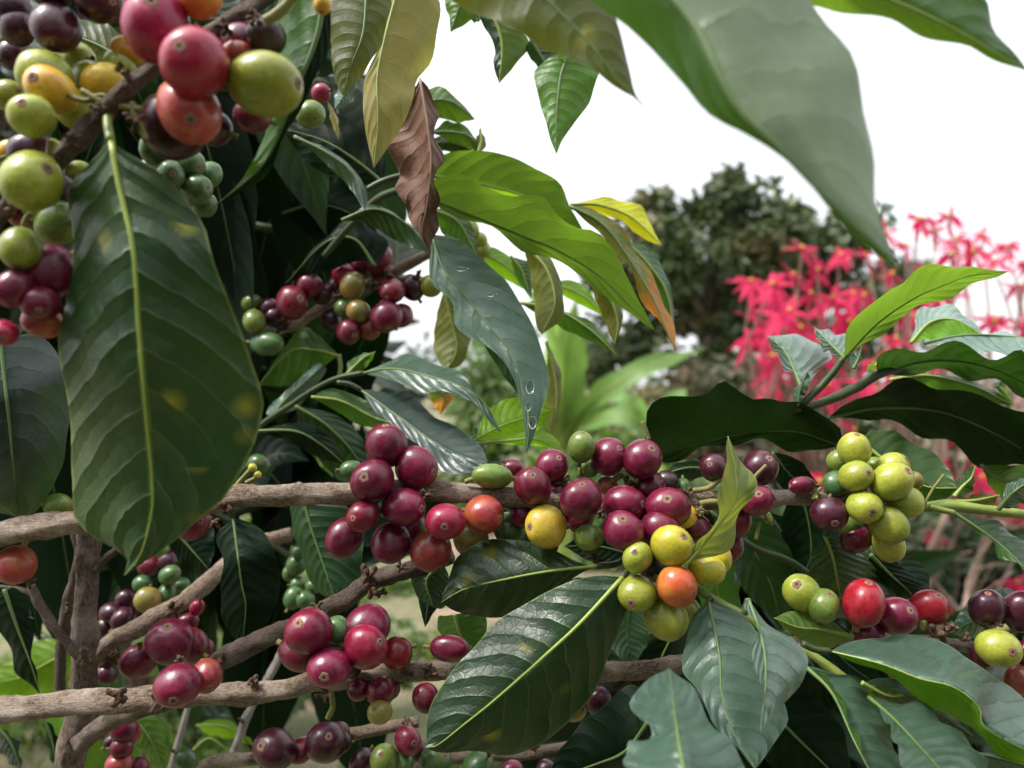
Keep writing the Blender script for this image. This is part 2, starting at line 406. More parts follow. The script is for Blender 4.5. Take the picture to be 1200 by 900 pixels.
def pleaf(parent, kind, mid, wpx, d, look=None, fold=.25, ribr=.0006, n=22):
    """leaf from a midrib in pixels + width in pixels, face turned roughly to the camera or to `look`"""
    q = xy(mid); m = len(q)
    pts = [P(x, y, lerp_list(d, i / (m - 1))) for i, (x, y) in enumerate(q)]
    dd = lerp_list(d, .5)
    return leaf3(parent, kind, pts, wpx * dd / F, Vector(look or (0,-1,.25)).normalized(), fold, None, n, ribr)

# ------------------------------------------------------------------ fruit
EL = (1.0, 1.10, 1.22, 1.55)
_fr = {}
def fruit_mesh(k, var):
    if (k, var) in _fr: return _fr[(k, var)]
    nu, nv = 28, 18; V, Fc, fm = [], [], []
    el = EL[var]
    for i in range(nv + 1):
        th = math.pi * i / nv
        for j in range(nu):
            ph = 2 * math.pi * j / nu
            x, y, z = math.sin(th) * math.cos(ph), math.sin(th) * math.sin(ph), math.cos(th)
            g = 1 + .055 * math.cos(2 * ph) * math.sin(th) ** 2 + .03 * noise.noise(Vector((x * 1.3 + var * 5, y * 1.3, z * 1.3)))
            if z > .9: g *= 1 - .05 * ((z - .9) / .1) ** 2         # flat round the scar
            V.append(Vector((x * g, y * g, z * g * el)))
    for i in range(nv):
        for j in range(nu):
            a, b = i * nu + j, i * nu + (j + 1) % nu
            Fc.append((a, a + nu, b + nu, b)); fm.append(0)
    # short stalk at the foot
    b0 = len(V)
    for r, z in ((.17, -.93 * el), (.13, -1.06 * el), (.16, -1.30 * el)):
        for j in range(10): V.append(Vector((r * math.cos(j * .6283), r * math.sin(j * .6283), z)))
    for i in range(2):
        for j in range(10):
            a, b = b0 + i * 10 + j, b0 + i * 10 + (j + 1) % 10
            Fc.append((a, b, b + 10, a + 10)); fm.append(1)
    me = bpy.data.meshes.new('coffee_cherry'); me.from_pydata([tuple(v) for v in V], [], Fc)
    me.materials.append(fruit_mat(k)); me.materials.append(STUB)
    me.polygons.foreach_set('material_index', fm); me.polygons.foreach_set('use_smooth', [True] * len(Fc)); me.update()
    _fr[(k, var)] = me; return me
def scar_mesh():
    if 'scar' in _fr: return _fr['scar']
    V, Fc, fm = [], [], []; n = 24
    rings = [(.27, -.045), (.235, -.004), (.20, .012), (.165, .004), (.125, .014), (.085, .016), (.055, .0), (.0, -.01)]
    for r, z in rings:
        for j in range(n):
            a = 2 * math.pi * j / n; q = r * (1 + .07 * math.sin(5 * a + 1) + .05 * math.sin(3 * a))
            V.append((q * math.cos(a), q * math.sin(a), z))
    for i in range(len(rings) - 1):
        for j in range(n):
            a, b = i * n + j, i * n + (j + 1) % n
            Fc.append((a, b, b + n, a + n)); fm.append(1 if i in (5, 6) else 0)
    me = bpy.data.meshes.new('blossom_scar'); me.from_pydata(V, [], Fc); me.materials.append(SCAR); me.materials.append(SCARC)
    me.polygons.foreach_set('material_index', fm); me.polygons.foreach_set('use_smooth', [True] * len(Fc)); me.update()
    _fr['scar'] = me; return me
def cherry(parent, px, py, r, k, d, nx=None, ny=None, var=1, scar=True):
    """fruit at pixel, pixel radius, colour key, depth; (nx, ny) = where its blossom end sits on the disc, right / up"""
    if nx is None:
        a = rnd.uniform(0, 6.28); nx, ny = .9 * math.cos(a), .9 * math.sin(a); back = rnd.random() < .6
        ax = Vector((nx, .44 if back else -.44, ny))
    else:
        l2 = nx * nx + ny * ny
        ax = Vector((nx, -math.sqrt(max(0.0, 1 - l2)), ny))
    ax.normalize()
    o = bpy.data.objects.new('cherry', fruit_mesh(k, var)); C.objects.link(o)
    o.parent = parent; o.location = P(px, py, d) - world_loc(parent)
    q = ax.to_track_quat('Z', 'Y') @ Matrix.Rotation(rnd.uniform(0, 6.28), 3, 'Z').to_quaternion()
    o.rotation_mode = 'QUATERNION'; o.rotation_quaternion = q
    s = r * d / F; o.scale = (s * rnd.uniform(.95,1.04), s * rnd.uniform(.95,1.04), s)
    if scar and k != 'K':
        b = bpy.data.objects.new('blossom_scar', scar_mesh()); C.objects.link(b); b.parent = o
        b.location = (0, 0, EL[var] * .962); z = rnd.uniform(.72, .98); b.scale = (z, z, z)
    return o
def cherries(parent, d0, rows):
    """rows: 'px,py,r,colour,layer[,nx,ny[,var]]' - layer counts cherry radii behind (+) or before (-) depth d0"""
    for row in rows.split('\n'):
        for it in row.split():
            f = it.split(',')
            px, py, r = map(float, f[:3]); k = f[3]; lay = float(f[4]) if len(f) > 4 else 0
            d = d0 + lay * .0075
            nx, ny = (float(f[5]), float(f[6])) if len(f) > 6 else (None, None)
            cherry(parent, px, py, r, k, d, nx, ny, int(f[7]) if len(f) > 7 else rnd.choice((0, 1, 1, 2)))
def node(parent, px, py, d, r, k=7, name='node_husk'):
    """knobbly dry node of a branch: short stubs and dried bracts round one point, one mesh"""
    V, Fc, U = [], [], []; c = P(px, py, d); s = r * d / F
    for i in range(k):
        v = Vector((rnd.gauss(0,1), rnd.gauss(0,.7) - .3, rnd.gauss(0,1))).normalized()
        L = rnd.uniform(.5, 1.15) * s
        q = [c - v * s * .2, c + v * L * .6 + Vector((rnd.gauss(0,.1), 0, rnd.gauss(0,.1))) * s, c + v * L]
        a, f, u = tube_geo(catmull(q, 6), [s * .28, s * .24, s * .20, s * .19, s * .25, s * .13], 7, .5, rnd.random() * 40)
        b = len(V); V += a; U += u; Fc += [tuple(x + b for x in g) for g in f]
    return mesh_obj(name, V, Fc, (rnd.choice((HUSK, HUSK, HUSK, STUB)) if px > 500 and py < 660 else HUSK), parent, c, U)

def branch(px, py, d, label, name='coffee_branch', cat='coffee branch', group='coffee branches with leaves and cherries'):
    return empty(name, P(px, py, d), label, cat, group)
# ================================================================== THE COFFEE BRANCHES
# --- nearest twig, top left, with the big hanging leaf
D = branch(5, 255, .21, 'nearest twig, top left, with crimson and yellow fruit and one big hanging leaf')
ptube('stem', '-30,285 20,232 75,180 105,150 140,112 180,80 235,45 300,5 340,-25', [.20,.20,.195,.195,.19,.195,.20,.205,.21], [10,10,11,11,10,9,9,9,8], BARKE, D, 16, .4, 60)
leaf(D, 'big', '130,165 140,220 157,297 163,393 170,477 178,560 178,600 165,650 146,674',
  '130,165 104,192 84,227 79,300 75,420 73,480 79,540 91,575 99,608 124,634 147,650 146,674',
  '130,165 155,182 190,202 225,248 253,300 277,370 297,445 302,475 293,520 268,575 235,605 192,642 165,662 146,674',
  d=[.186,.182,.186,.198,.205], dl=.012, dr=.009, ripple=(.0020, 2.6, 1), petiole='134,120 126,140 130,166', ribr=.0008, pr=.194, puff=.06)
cherries(D, .192, '''17,12,21,P,2 66,32,27,P,1,.1,-.8 116,0,27,P,1 20,33,20,P,2 18,64,18,P,4 60,-15,24,P,1
52,88,28,V,.6,-.8,.2 60,106,27,Y,0,-.1,.1 37,136,26,V,-1,.12,.3 104,92,19,V,2 123,100,25,Y,1.5 37,212,34,V,-1 24,291,22,V,-.5,.1,-.9 68,262,26,G,1.4
36,176,22,P,1.5 183,30,39,E,-1,.28,.25 228,74,40,E,-2.2,0,.05 222,130,38,W,-1,.35,-.5 203,148,36,P,2 250,150,22,P,2
311,99,37,V,-1.2,.97,-.05,2 312,43,22,K,1,.2,.2,2 282,52,26,R,1.6 235,-6,26,O,-1 280,64,17,A,1 295,137,20,R,1.6 378,4,11,Y,.5,0,-.95,2 70,225,22,P,2
58,318,30,R,.4 17,338,20,R,-.6,-.5,-.75 48,355,21,R,-.3,.35,-.5 50,377,21,A,.3 4,390,16,E,-.6,.5,-.4 30,250,20,B,2 90,70,20,V,2.4 150,60,17,Y,2 88,128,20,V,1.2 10,112,18,V,1.5 60,180,17,V,1.8 15,180,16,Y,1.6 140,75,18,V,2 92,205,16,V,2.6 45,245,17,V,1.4''')
cherries(D, .225, '''180,175,17,D,0,0,.85 200,206,17,D,0,.5,-.1 222,193,18,D,.7,.8,-.3 231,222,17,D,.6,.9,0 212,228,12,D,1.4 196,232,15,D,1.2 240,240,14,D,1.6 175,200,13,D,1.6 246,205,14,D,1.8''')
for a in ((118,128,.186,14),(150,95,.19,13),(160,142,.19,14),(85,165,.19,13),(300,20,.195,13),(262,30,.195,13),(15,245,.195,12),(200,70,.198,12)): node(D, *a, 8)
for s, r in (('134,122 115,117 96,106', 4.5), ('134,122 150,126 166,128', 5), ('134,124 120,112 100,118 80,112', 4), ('60,165 58,180 60,195', 5), ('30,290 28,262 36,250', 4), ('155,120 158,135 172,165', 5), ('310,25 330,12 345,-5', 8)):
    ptube('fruit_stalk', s, .190, r * .8, STUB, D, 8, .15)
leaf(D, 'olived', '160,90 130,62 95,45 40,28', '160,90 140,40 105,22 40,28', '160,90 120,95 80,72 40,28', d=.24, petiole=None)
leaf(D, 'mid', '378,-10 372,40 345,110 310,190 250,243', '330,-10 326,20 315,100 308,150 296,195 250,243', '389,-10 387,33 373,87 340,140 317,200 250,243', d=[.205,.205,.21,.215], dl=.010, dr=.002, kr='deep')
# --- the dark leaf behind it at the left edge, on its own twig
DL = branch(-40, 400, .31, 'twig entering at the left edge with one broad dusty blue-green leaf')
ptube('stem', '-60,380 -30,395 0,398', .31, 6, GREEND, DL, 10, .1)
leaf(DL, 'blue', '0,398 10,487 16,550 22,607', '0,398 -60,430 -75,520 -30,590 22,607', '0,398 45,392 76,425 80,480 75,540 45,597 22,607', d=[.29,.285,.29,.31], dl=.01, dr=.02, ribr=.0008)
cherries(DL, .31, '68,592,13,G,0,.95,0,3')

# --- main fruiting branch across the middle
A = branch(0, 625, .30, 'long woody branch across the middle crowded with crimson fruit, green cluster at its end')
ptube('stem', '-40,634 0,625 60,615 100,611 180,600 250,590 275,582 330,580 400,578 470,574 530,577 600,583 680,588 760,590 850,586 910,583 960,583 1000,586 1040,590', [.302,.296,.288,.285,.285,.285,.288,.29], [16,15.5,14.5,14,13,13,12,13,12.5,13,12,12.5,12,11,10,9.5,9.5,8,6.5], BARK, A, 20, .28, 150)
ptube('green_tip', '1035,590 1083,594 1110,592 1150,597 1200,603 1260,612', .29, [6,6,7,6,6,5], GREENW, A, 12, .12)
cherries(A, .278, '''453,522,24,R,.6,.0,.95,1 436,563,25,R,-.6,-.17,.25 488,548,24,R,.5,.85,-.15,1 473,594,23,R,-.3,.85,0,2 425,605,19,R,-.9,-.38,.03 522,611,23,C,-1.1,.04,-.12 567,603,22,A,-.2,.85,-.1,1
458,636,23,R,.2,-.3,-.8,1 404,630,21,R,.5,-.5,-.75,2 505,645,25,B,.0,.4,-.8,0 480,618,20,R,1.6 552,632,20,T,1.5 597,620,19,D,1.8 412,551,12,D,3.2 577,558,16,G,.5,-.97,.1,3 601,551,13,R,2
647,546,20,R,1,.4,.55 624,570,23,R,-.5,0,.62,1 681,585,25,R,-1.2,0,.8,0 681,524,16,G,.6,.05,.95,2 713,535,21,R,1,.5,.5,1 753,538,24,R,.4,.35,.6,0 762,571,19,R,1.2,.55,.6 781,566,14,K,2.2 655,578,18,R,1.4 783,595,25,R,-.6,-.2,.55,0 732,592,24,R,0,.75,.15,1 712,571,14,A,1.6 690,548,12,G,1.6
640,617,24,Z,-.8,-.78,.1,1 690,630,17,G,-.6,.4,.03 730,622,24,R,-1.6,-.1,.72,0 747,653,18,V,-2.2,-.3,.5,1 788,640,24,L,-2.3,.38,.6,1 774,622,25,R,-1,.85,-.3,0 746,695,22,V,-2.2,-.4,-.28 793,687,24,O,-2.6,.72,-.2,0 780,723,24,V,-1.7,.5,-.72 828,668,19,L,-1.8,.95,-.1,2 805,713,16,V,-.8,.7,-.6 843,655,15,L,-1.0 803,606,15,Y,.4 613,603,16,R,1.2 680,606,16,R,1 660,600,14,P,1.4 815,620,17,R,.6 755,625,18,D,.6 765,665,16,K,.4''')
cherries(A, .285, '''837,548,17,P,.0,-.5,.3,1 891,548,21,P,.4,.3,.6 888,587,19,R,-.8,-.2,.5,1 940,569,11,R,-.3,-.97,.0,3 972,602,21,P,-1.0,-.05,-.42,0 862,612,18,R,.8 800,572,11,D,1.5 855,640,17,R,1.2
1001,527,19,V,-.2,.0,.92,1 1003,558,19,V,-1.3,.35,.28 1045,564,23,V,-1.5,.45,.6 1045,549,19,V,-.2,.6,.6,1 1013,594,20,V,-1.6,0,-.15 1061,588,19,V,-.8,.92,-.05,1 1041,615,20,V,-1.5,.58,-.62 1041,638,18,V,-.4,.2,-.9 980,567,15,D,.2 984,541,14,G,.6 1025,547,12,G,.8 1003,630,18,R,.3 996,615,14,G,.3 1072,563,10,T,.9 1020,612,14,G,.8''')
leaf(A, 'main', '730,676 680,730 640,767 580,820 545,848 513,873 499,876', '730,676 693,675 643,692 587,727 550,760 520,800 503,833 499,876', '730,676 735,700 731,725 717,760 690,818 647,860 600,885 550,882 515,882 499,876', d=[.262,.255,.252,.25,.252], dl=.012, dr=.010, ripple=(.0012,2.2,0), petiole='752,648 742,663 730,676', pr=.278, ribr=.0008)
leaf(A, 'main', '700,663 640,670 587,680 545,690 517,706', '700,663 677,659 645,642 600,632 560,636 538,650 522,685 517,706', '700,663 680,672 653,690 607,718 567,723 535,718 517,706', d=[.272,.268,.268,.272], dl=.012, dr=.006, petiole='740,645 725,660 700,663', pr=.28, ribr=.0007)
leaf(A, 'young', '803,662 833,628 860,590 862,555 853,511', '803,662 824,628 838,600 848,570 846,545 853,511', '803,662 850,641 873,600 881,570 871,540 853,511', d=[.256,.258,.262,.27], dl=-.008, dr=.006, ripple=(.002,2.2,.5), kr='young', petiole='790,690 803,662', pr=.27, ribr=.0007, label='small curled yellow-green leaf with a red tip')
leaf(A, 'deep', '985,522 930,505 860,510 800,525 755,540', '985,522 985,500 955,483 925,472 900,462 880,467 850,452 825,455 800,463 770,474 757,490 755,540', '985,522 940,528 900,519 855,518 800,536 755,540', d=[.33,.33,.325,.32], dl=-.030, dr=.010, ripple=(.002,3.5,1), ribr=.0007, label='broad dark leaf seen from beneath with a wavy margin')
leaf(A, 'mid', '1012,520 1050,550 1085,570 1122,572', '1012,520 1018,506 1047,504 1077,522 1108,545 1122,572', '1012,520 1040,570 1075,585 1105,587 1122,572', d=[.31,.305,.30], dl=.012, dr=.004, kr='mid')
leaf(A, 'main', '967,628 975,650 980,675 985,700', '967,628 955,650 948,680 985,700', '967,628 990,638 1012,652 1034,677 1044,700 985,700', d=[.29,.292,.295], dl=.004, dr=.012, ribr=.0008, petiole='972,612 967,628')
leaf(A, 'deep', '1020,650 1045,675 1062,690 1072,702', '1020,650 1015,672 1035,700 1072,702', '1020,650 1045,648 1052,660 1066,672 1090,692 1072,702', d=[.30,.30,.305])
leaf(A, 'mid', '1118,601 1150,622 1180,645 1215,680', '1118,601 1133,612 1153,630 1177,655 1215,680', '1118,601 1140,606 1175,617 1205,645 1215,680', d=[.285,.28,.27], dl=.0, dr=.010, petiole='1090,594 1105,598 1118,601', kr='dark', ribr=.0008)
leaf(A, 'olive', '1120,588 1145,586 1172,580', '1120,588 1140,580 1160,579 1172,580', '1120,588 1140,598 1160,592 1172,580', d=.296)
leaf(A, 'grey', '1170,597 1190,575 1215,560', '1170,597 1177,575 1187,563 1215,560', '1170,597 1195,592 1210,585 1215,560', d=[.285,.28,.28])
leaf(A, 'mid', '1118,582 1128,570 1138,560 1143,546', '1118,582 1120,568 1133,550 1143,546', '1118,582 1130,585 1140,572 1143,546', d=.298)
for p in ((262,588,.284,15),(470,580,.29,14),(600,590,.29,12),(560,575,.288,13),(745,575,.288,13),(845,590,.287,12),(815,583,.286,13),(962,588,.287,12),(700,655,.278,11),(250,612,.284,9)): node(A, *p, 8)
for s, r, d in (('545,565 552,562 566,559',4,.282),('680,548 679,556 677,572',3.5,.288),('730,556 715,565 700,575',4,.287),('760,515 757,505 753,494',3.5,.282),('878,575 884,560 898,545',3,.276),('812,575 830,572 845,560',4.5,.282),('820,590 838,588 850,594',5,.281),('735,655 720,662 700,664',5,.278),('960,592 985,585 1000,575',4,.285),('272,575 285,560 296,548',4,.288),('288,566 300,560',3.5,.287),('890,612 888,622 886,632',3,.285),('905,615 898,608',3,.285),('1083,592 1092,575 1106,556',2,.288)):
    ptube('fruit_stalk', s, d, r * .75, STUB, A, 8, .15)
cherries(A, .287, '''296,548,5,L,0 302,556,4.5,L,0 226,612,20,R,1.5,.7,.2 900,608,5,L,0''')
leaf(A, 'dark', '835,555 815,548 790,552 765,565', '835,555 815,540 790,545 765,565', '835,555 820,560 795,566 765,565', d=.30)

for p in ((430,582,.272,9),(500,580,.276,9),(440,600,.278,9),(660,565,.284,10),(735,568,.284,12),(800,578,.283,12),(820,598,.28,11),(705,600,.28,10),(690,648,.276,9),(760,605,.278,10),(870,588,.28,10),(955,580,.282,10),(1010,575,.284,9),(820,600,.274,7),(588,560,.28,7)): node(A, *p, 8)
# --- young shoot with big leaves, upper right
J = branch(933, 473, .32, 'leafy shoot in front of the red bush with wavy leaves raised to the sky', group='coffee branches with leaves and cherries')
ptube('stem', '930,480 960,473 1000,456 1030,438 1060,430', [.32,.325,.33,.34], [4,5,6,6,5], GREEND, J, 12, .12)
ptube('side_shoot', '940,474 960,455 975,438 988,420', [.322,.32,.318], [4,4.5,4.5,4], GREEND, J, 10, .1)
leaf(J, 'bright', '988,422 1030,378 1080,345 1130,325 1182,318', '988,422 993,393 1013,360 1037,338 1060,330 1090,312 1122,308 1153,317 1182,318', '988,422 1013,402 1055,373 1100,351 1155,330 1182,318', d=[.315,.315,.31,.305], dl=-.014, dr=.006, ripple=(.0015,2.5,0), ribr=.0006)
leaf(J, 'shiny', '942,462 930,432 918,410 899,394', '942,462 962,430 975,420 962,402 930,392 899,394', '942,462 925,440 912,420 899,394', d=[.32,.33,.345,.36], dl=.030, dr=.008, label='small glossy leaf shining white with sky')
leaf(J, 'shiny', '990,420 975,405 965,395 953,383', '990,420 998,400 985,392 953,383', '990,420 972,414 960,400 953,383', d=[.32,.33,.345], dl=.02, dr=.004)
leaf(J, 'grey', '1000,432 1006,420 1010,406', '1000,432 994,420 1010,406', '1000,432 1008,425 1010,406', d=.32)
leaf(J, 'grey', '935,476 938,455 948,432', '935,476 930,462 948,432', '935,476 944,462 948,432', d=.318, ribr=.0005)
leaf(J, 'dark', '1028,440 1075,425 1120,423 1170,435 1230,465', '1028,440 1030,417 1053,405 1085,412 1120,402 1153,411 1175,418 1200,415 1230,465', '1028,440 1053,438 1117,437 1160,447 1200,463 1230,480', d=[.335,.335,.33,.325], dl=-.020, dr=.010, ripple=(.002,3,.6))
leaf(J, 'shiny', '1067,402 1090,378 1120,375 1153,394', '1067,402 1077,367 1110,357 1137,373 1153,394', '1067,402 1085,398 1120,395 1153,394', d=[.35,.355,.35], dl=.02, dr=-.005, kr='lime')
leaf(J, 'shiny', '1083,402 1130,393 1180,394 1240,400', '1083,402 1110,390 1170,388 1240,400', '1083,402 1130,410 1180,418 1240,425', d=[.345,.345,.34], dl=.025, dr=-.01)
leaf(J, 'mid', '1043,445 1087,440 1140,452 1188,475', '1043,445 1075,436 1150,450 1188,475', '1043,445 1080,455 1140,470 1188,475', d=[.345,.35,.36])
leaf(J, 'deep', '970,490 1030,478 1100,482 1160,505 1230,545', '970,490 1000,468 1025,458 1060,449 1100,453 1133,460 1167,473 1200,480 1240,500', '970,490 1010,490 1053,496 1080,508 1105,520 1127,534 1153,543 1200,547 1235,550', d=[.345,.34,.33,.32], dl=-.028, dr=.016, ripple=(.002,3.2,2), label='widest dark leaf of the shoot seen from beneath')
leaf(J, 'bright', '1150,545 1175,565 1200,590', '1150,545 1180,545 1220,550 1200,590', '1150,545 1160,570 1172,582 1200,590', d=[.33,.33,.32])
leaf(J, 'lime', '1168,452 1180,465 1188,474', '1168,452 1180,455 1188,474', '1168,452 1172,468 1188,474', d=.36)
leaf(J, 'lime', '1015,436 1022,428 1028,422', '1015,436 1018,428 1028,422', '1015,436 1025,432 1028,422', d=.325, ribr=0)

# --- lower right shoot
K = branch(817, 690, .265, 'pale green shoot at the lower right with wide shiny grey-green leaves')
ptube('stem', '800,672 817,690 845,708 873,722 910,748 943,763 975,784 1000,803 1040,822 1080,850', [.275,.268,.262,.258,.255,.25], [4.5,5,5.5,5,4.5,5,5.5,6.5,5,4], GREENW, K, 12, .15, 50)
leaf(K, 'grey', '830,703 843,767 846,815 860,860 885,902', '830,703 810,727 800,780 813,807 843,850 885,902', '830,703 867,716 888,742 905,790 920,830 917,855 885,902', d=[.262,.25,.232,.22], dl=.006, dr=.010, ripple=(.0015,2.5,1), petiole='835,700 830,704', ribr=.0007)
leaf(K, 'shiny', '877,702 888,733 896,765 897,800 891,858', '877,702 873,712 888,737 885,760 891,793 895,827 891,858', '877,702 897,730 933,745 944,773 937,807 912,833 891,858', d=[.245,.232,.222,.212], dl=-.004, dr=.010, ripple=(.001,2,0), petiole='872,720 877,702', ribr=.0006)
leaf(K, 'under', '1000,746 965,738 935,735 907,724', '1000,746 967,723 933,715 907,724', '1000,746 975,758 940,752 907,724', d=[.272,.27,.27])
leaf(K, 'grey', '973,763 1033,778 1077,795 1117,805 1147,828 1155,853 1215,886', '973,763 1000,750 1050,744 1100,753 1140,773 1177,800 1240,840', '973,763 1030,792 1087,820 1120,847 1150,868 1177,890 1215,905', d=[.252,.24,.232,.228,.225], dl=.038, dr=.010, kr='lime', ripple=(.001,2.5,0), petiole='940,754 955,761 973,763', ribr=.0003, puff=.04, label='largest grey-green leaf with its lime underside turned out')
leaf(K, 'mid', '943,780 975,812 1000,866 1020,905', '943,780 976,798 987,833 1005,877 1020,905', '943,780 985,790 1020,813 1047,853 1055,905', d=[.258,.238,.22], dl=-.002, dr=.014, kr='grey', ribr=.0008, petiole='930,765 943,780')
leaf(K, 'grey', '1018,817 1050,845 1085,883 1105,905', '1018,817 1040,842 1047,870 1060,905', '1018,817 1083,830 1133,866 1157,884 1150,905', d=[.246,.225,.205], dl=.0, dr=.02, kr='grey', ribr=.0007)
leaf(K, 'dark', '1000,803 1060,812 1100,835 1140,862', '1000,803 1050,795 1110,820 1140,862', '1000,803 1040,830 1090,850 1140,862', d=[.262,.262,.265])
leaf(K, 'under', '1010,800 1040,815 1060,815', '1010,800 1040,806 1060,815', '1010,800 1030,815 1060,815', d=.247, ribr=.0008)
leaf(K, 'grey', '1045,905 1100,888 1150,884 1210,900', '1045,905 1095,886 1150,880 1210,900', '1045,905 1100,905 1150,910 1210,915', d=[.235,.23,.23])
leaf(K, 'deep', '880,800 920,850 960,890 1000,930', '880,800 930,800 985,850 1000,930', '880,800 880,860 920,910 1000,930', d=[.30,.29,.285])
leaf(K, 'deep', '920,740 960,790 990,830', '920,740 960,760 995,795 990,830', '920,740 930,800 960,825 990,830', d=[.30,.30,.30])
# --- foreground leaf, bottom
G0 = branch(800, 960, .20, 'twig below the frame with one pale grey-green leaf bitten at its left margin')
ptube('stem', '795,990 800,950 806,925', .20, 6, GREENW, G0, 10, .1)
leaf(G0, 'grey', '806,925 797,880 790,830 784,783', '806,925 733,905 735,880 738,861 750,865 763,866 761,852 753,846 741,830 740,820 763,797 784,783', '806,925 875,905 850,868 833,848 808,805 784,783', d=[.165,.175,.19,.21], dl=.008, dr=.008, ribr=.0006, n=44)
leaf(G0, 'deep', '760,845 733,880 700,895 640,915', '760,845 745,803 700,832 660,872 640,915', '760,845 765,880 735,905 640,915', d=[.24,.245,.25], ribr=.0007)

# --- lower woody branch
B = branch(0, 835, .30, 'lower woody branch crossing in front of the upright stem, crimson fruit midway')
ptube('stem', '-40,838 0,832 60,826 100,823 150,822 200,816 260,813 300,812 330,808 360,800 400,796 467,788 533,785 620,786 717,787 800,778 880,760 960,752 1030,750 1100,753 1150,760 1210,768', [.292,.29,.286,.284,.284,.288,.292,.294], [15,14.5,14,13.5,14,13.5,12.5,13,11.5,12,12,11.5,11,11,10.5,10,9,8.5,8,7.5,7,6.5], BARK, B, 20, .30, 170)
cherries(B, .268, '''208,803,26,R,-.4,.2,-.38,0 242,792,19,B,.7,.5,-.4,1 430,735,24,R,.8 428,758,25,C,-.2,.75,.4,1 465,765,17,C,1.3 386,782,25,R,-.8,.0,-.08 362,740,27,R,-.4,-.28,.6,0 353,764,23,R,.8 395,738,15,D,.5 527,760,16,R,.4,.97,0,3 499,818,16,R,.6 447,810,18,R,1.2 445,835,14,T,.4,-.3,.6 420,808,13,R,1.6 700,820,16,P,1.2 673,833,13,T,1.6 410,780,13,P,1.2 455,805,14,P,2''')
cherries(B, .278, '''940,695,22,V,-.2,-.5,.6,1 965,710,20,G,-.9,.2,.85 1012,707,26,C,-1.4,.1,.95,1 1050,722,23,R,-.8,.3,.5,1 1088,713,20,C,-.2,.2,.8 1018,742,19,R,-.4 1157,713,21,P,.3,-.2,.9,1 1197,717,22,P,.4 1170,760,24,V,-1.2,.1,.15,0 1195,797,16,B,-.2 1050,802,12,R,2 1203,765,14,R,0 1150,770,12,R,1.2''')
leaf(B, 'grey', '1195,735 1165,722 1140,728 1112,742', '1195,735 1190,692 1140,697 1112,742', '1195,735 1165,737 1140,747 1112,742', d=[.30,.30,.30], ribr=.0006)
for p in ((140,818,.274,16),(185,822,.276,13),(380,815,.276,13),(300,800,.282,10),(470,790,.284,13),(480,785,.282,11),(715,792,.288,12),(1095,742,.272,16),(1110,735,.272,12),(1170,738,.275,10),(730,805,.288,11)): node(B, *p, 9)
for s, r in (('388,812 390,828 384,842',3.5),('1080,738 1084,728 1086,722',4.5),('1165,742 1180,735',5)):
    ptube('fruit_stalk', s, .274, r, STUB, B, 8, .2)
for p in ((215,775,.278,10),(232,806,.272,9),(405,765,.276,10),(445,770,.277,10),(440,820,.279,9),(1035,735,.274,10),(1130,748,.272,9),(505,790,.28,9),(500,782,.28,7)): node(B, *p, 8)
# --- upright stem with forks, left
E = branch(85, 905, .325, 'upright grey-brown woody stem at the lower left with short forking twigs', name='coffee_plant', cat='coffee plant', group=None)
ptube('stem', '76,960 80,905 86,870 96,830 98,790 99,740 102,690 104,640 108,600', [.326,.325,.322,.32,.32], [18,17,17,14,13,14.5,12,13,11], BARKE, E, 20, .3, 90)
ptube('fork', '92,872 112,855 135,842 165,832 195,826', [.32,.316,.31,.306], [10,10.5,10,9,8], BARKE, E, 14, .3)
ptube('twig', '70,815 71,780 73,752 78,712 88,672 92,650 86,620', .335, [6,6,6,6.5,5,4.5,4], BARKD, E, 12, .25)
ptube('twig', '36,686 48,712 66,738 88,764 98,772', [.315,.315,.32], [4.5,5,5,5.5,6], BARKE, E, 12, .25)
ptube('twig', '112,668 120,658 138,643', .318, [6,5,4], BARKD, E, 10, .2)
node(E, 36, 683, .312, 8, 7); node(E, 98, 770, .312, 17, 6); node(E, 80, 712, .33, 9, 6)
cherries(E, .305, '18,662,23,A,0,-.2,-.9,0')
# --- diagonal branches behind
Fb = branch(113, 763, .34, 'slanting branch forking off the upright stem, small purple and green fruit behind it')
ptube('stem', '108,772 135,748 160,737 200,714 235,690 262,666 300,640 340,625', [.332,.34,.35,.37,.39], [10,11,11,11.5,10,9.5,9,8], BARK, Fb, 16, .3, 60)
cherries(Fb, .335, '200,752,27,R,-1.2,.08,.85,0 162,775,20,R,-.2 225,757,20,R,-.4 220,729,11,R,.5 231,712,9,E,0 242,760,10,R,1')
cherries(Fb, .40, '''148,703,12,P,0 130,718,12,P,-1 143,725,12,P,-1.4 123,735,11,P,-.6 153,730,11,R,-.4 175,662,13,R,0 197,658,12,P,0 167,685,11,D,-1 199,674,12,D,-1.4 173,703,14,T,-2 195,697,12,D,-1 213,685,9,D,0 183,715,10,P,0 190,645,9,G,0 127,767,12,P,0 125,790,11,P,0 155,715,9,P,1''')
leaf(Fb, 'deep', '273,605 283,683 288,710 284,757', '273,605 253,633 263,660 257,700 268,740 284,757', '273,605 302,617 320,640 329,680 320,717 302,747 284,757', d=[.335,.325,.325,.33], dl=.008, dr=.006, petiole='268,592 273,605', pr=.31, ribr=.0007)
leaf(Fb, 'deep', '205,622 225,645 245,668', '205,622 247,618 250,645 245,668', '205,622 203,645 225,678 245,668', d=.37, dl=.01)
for p in ((128,772,.34,14),(110,790,.335,12),(205,715,.345,12)): node(Fb, *p, 9)
Gb = branch(250, 780, .33, 'dark diagonal branch under the crimson cluster with short dry spurs')
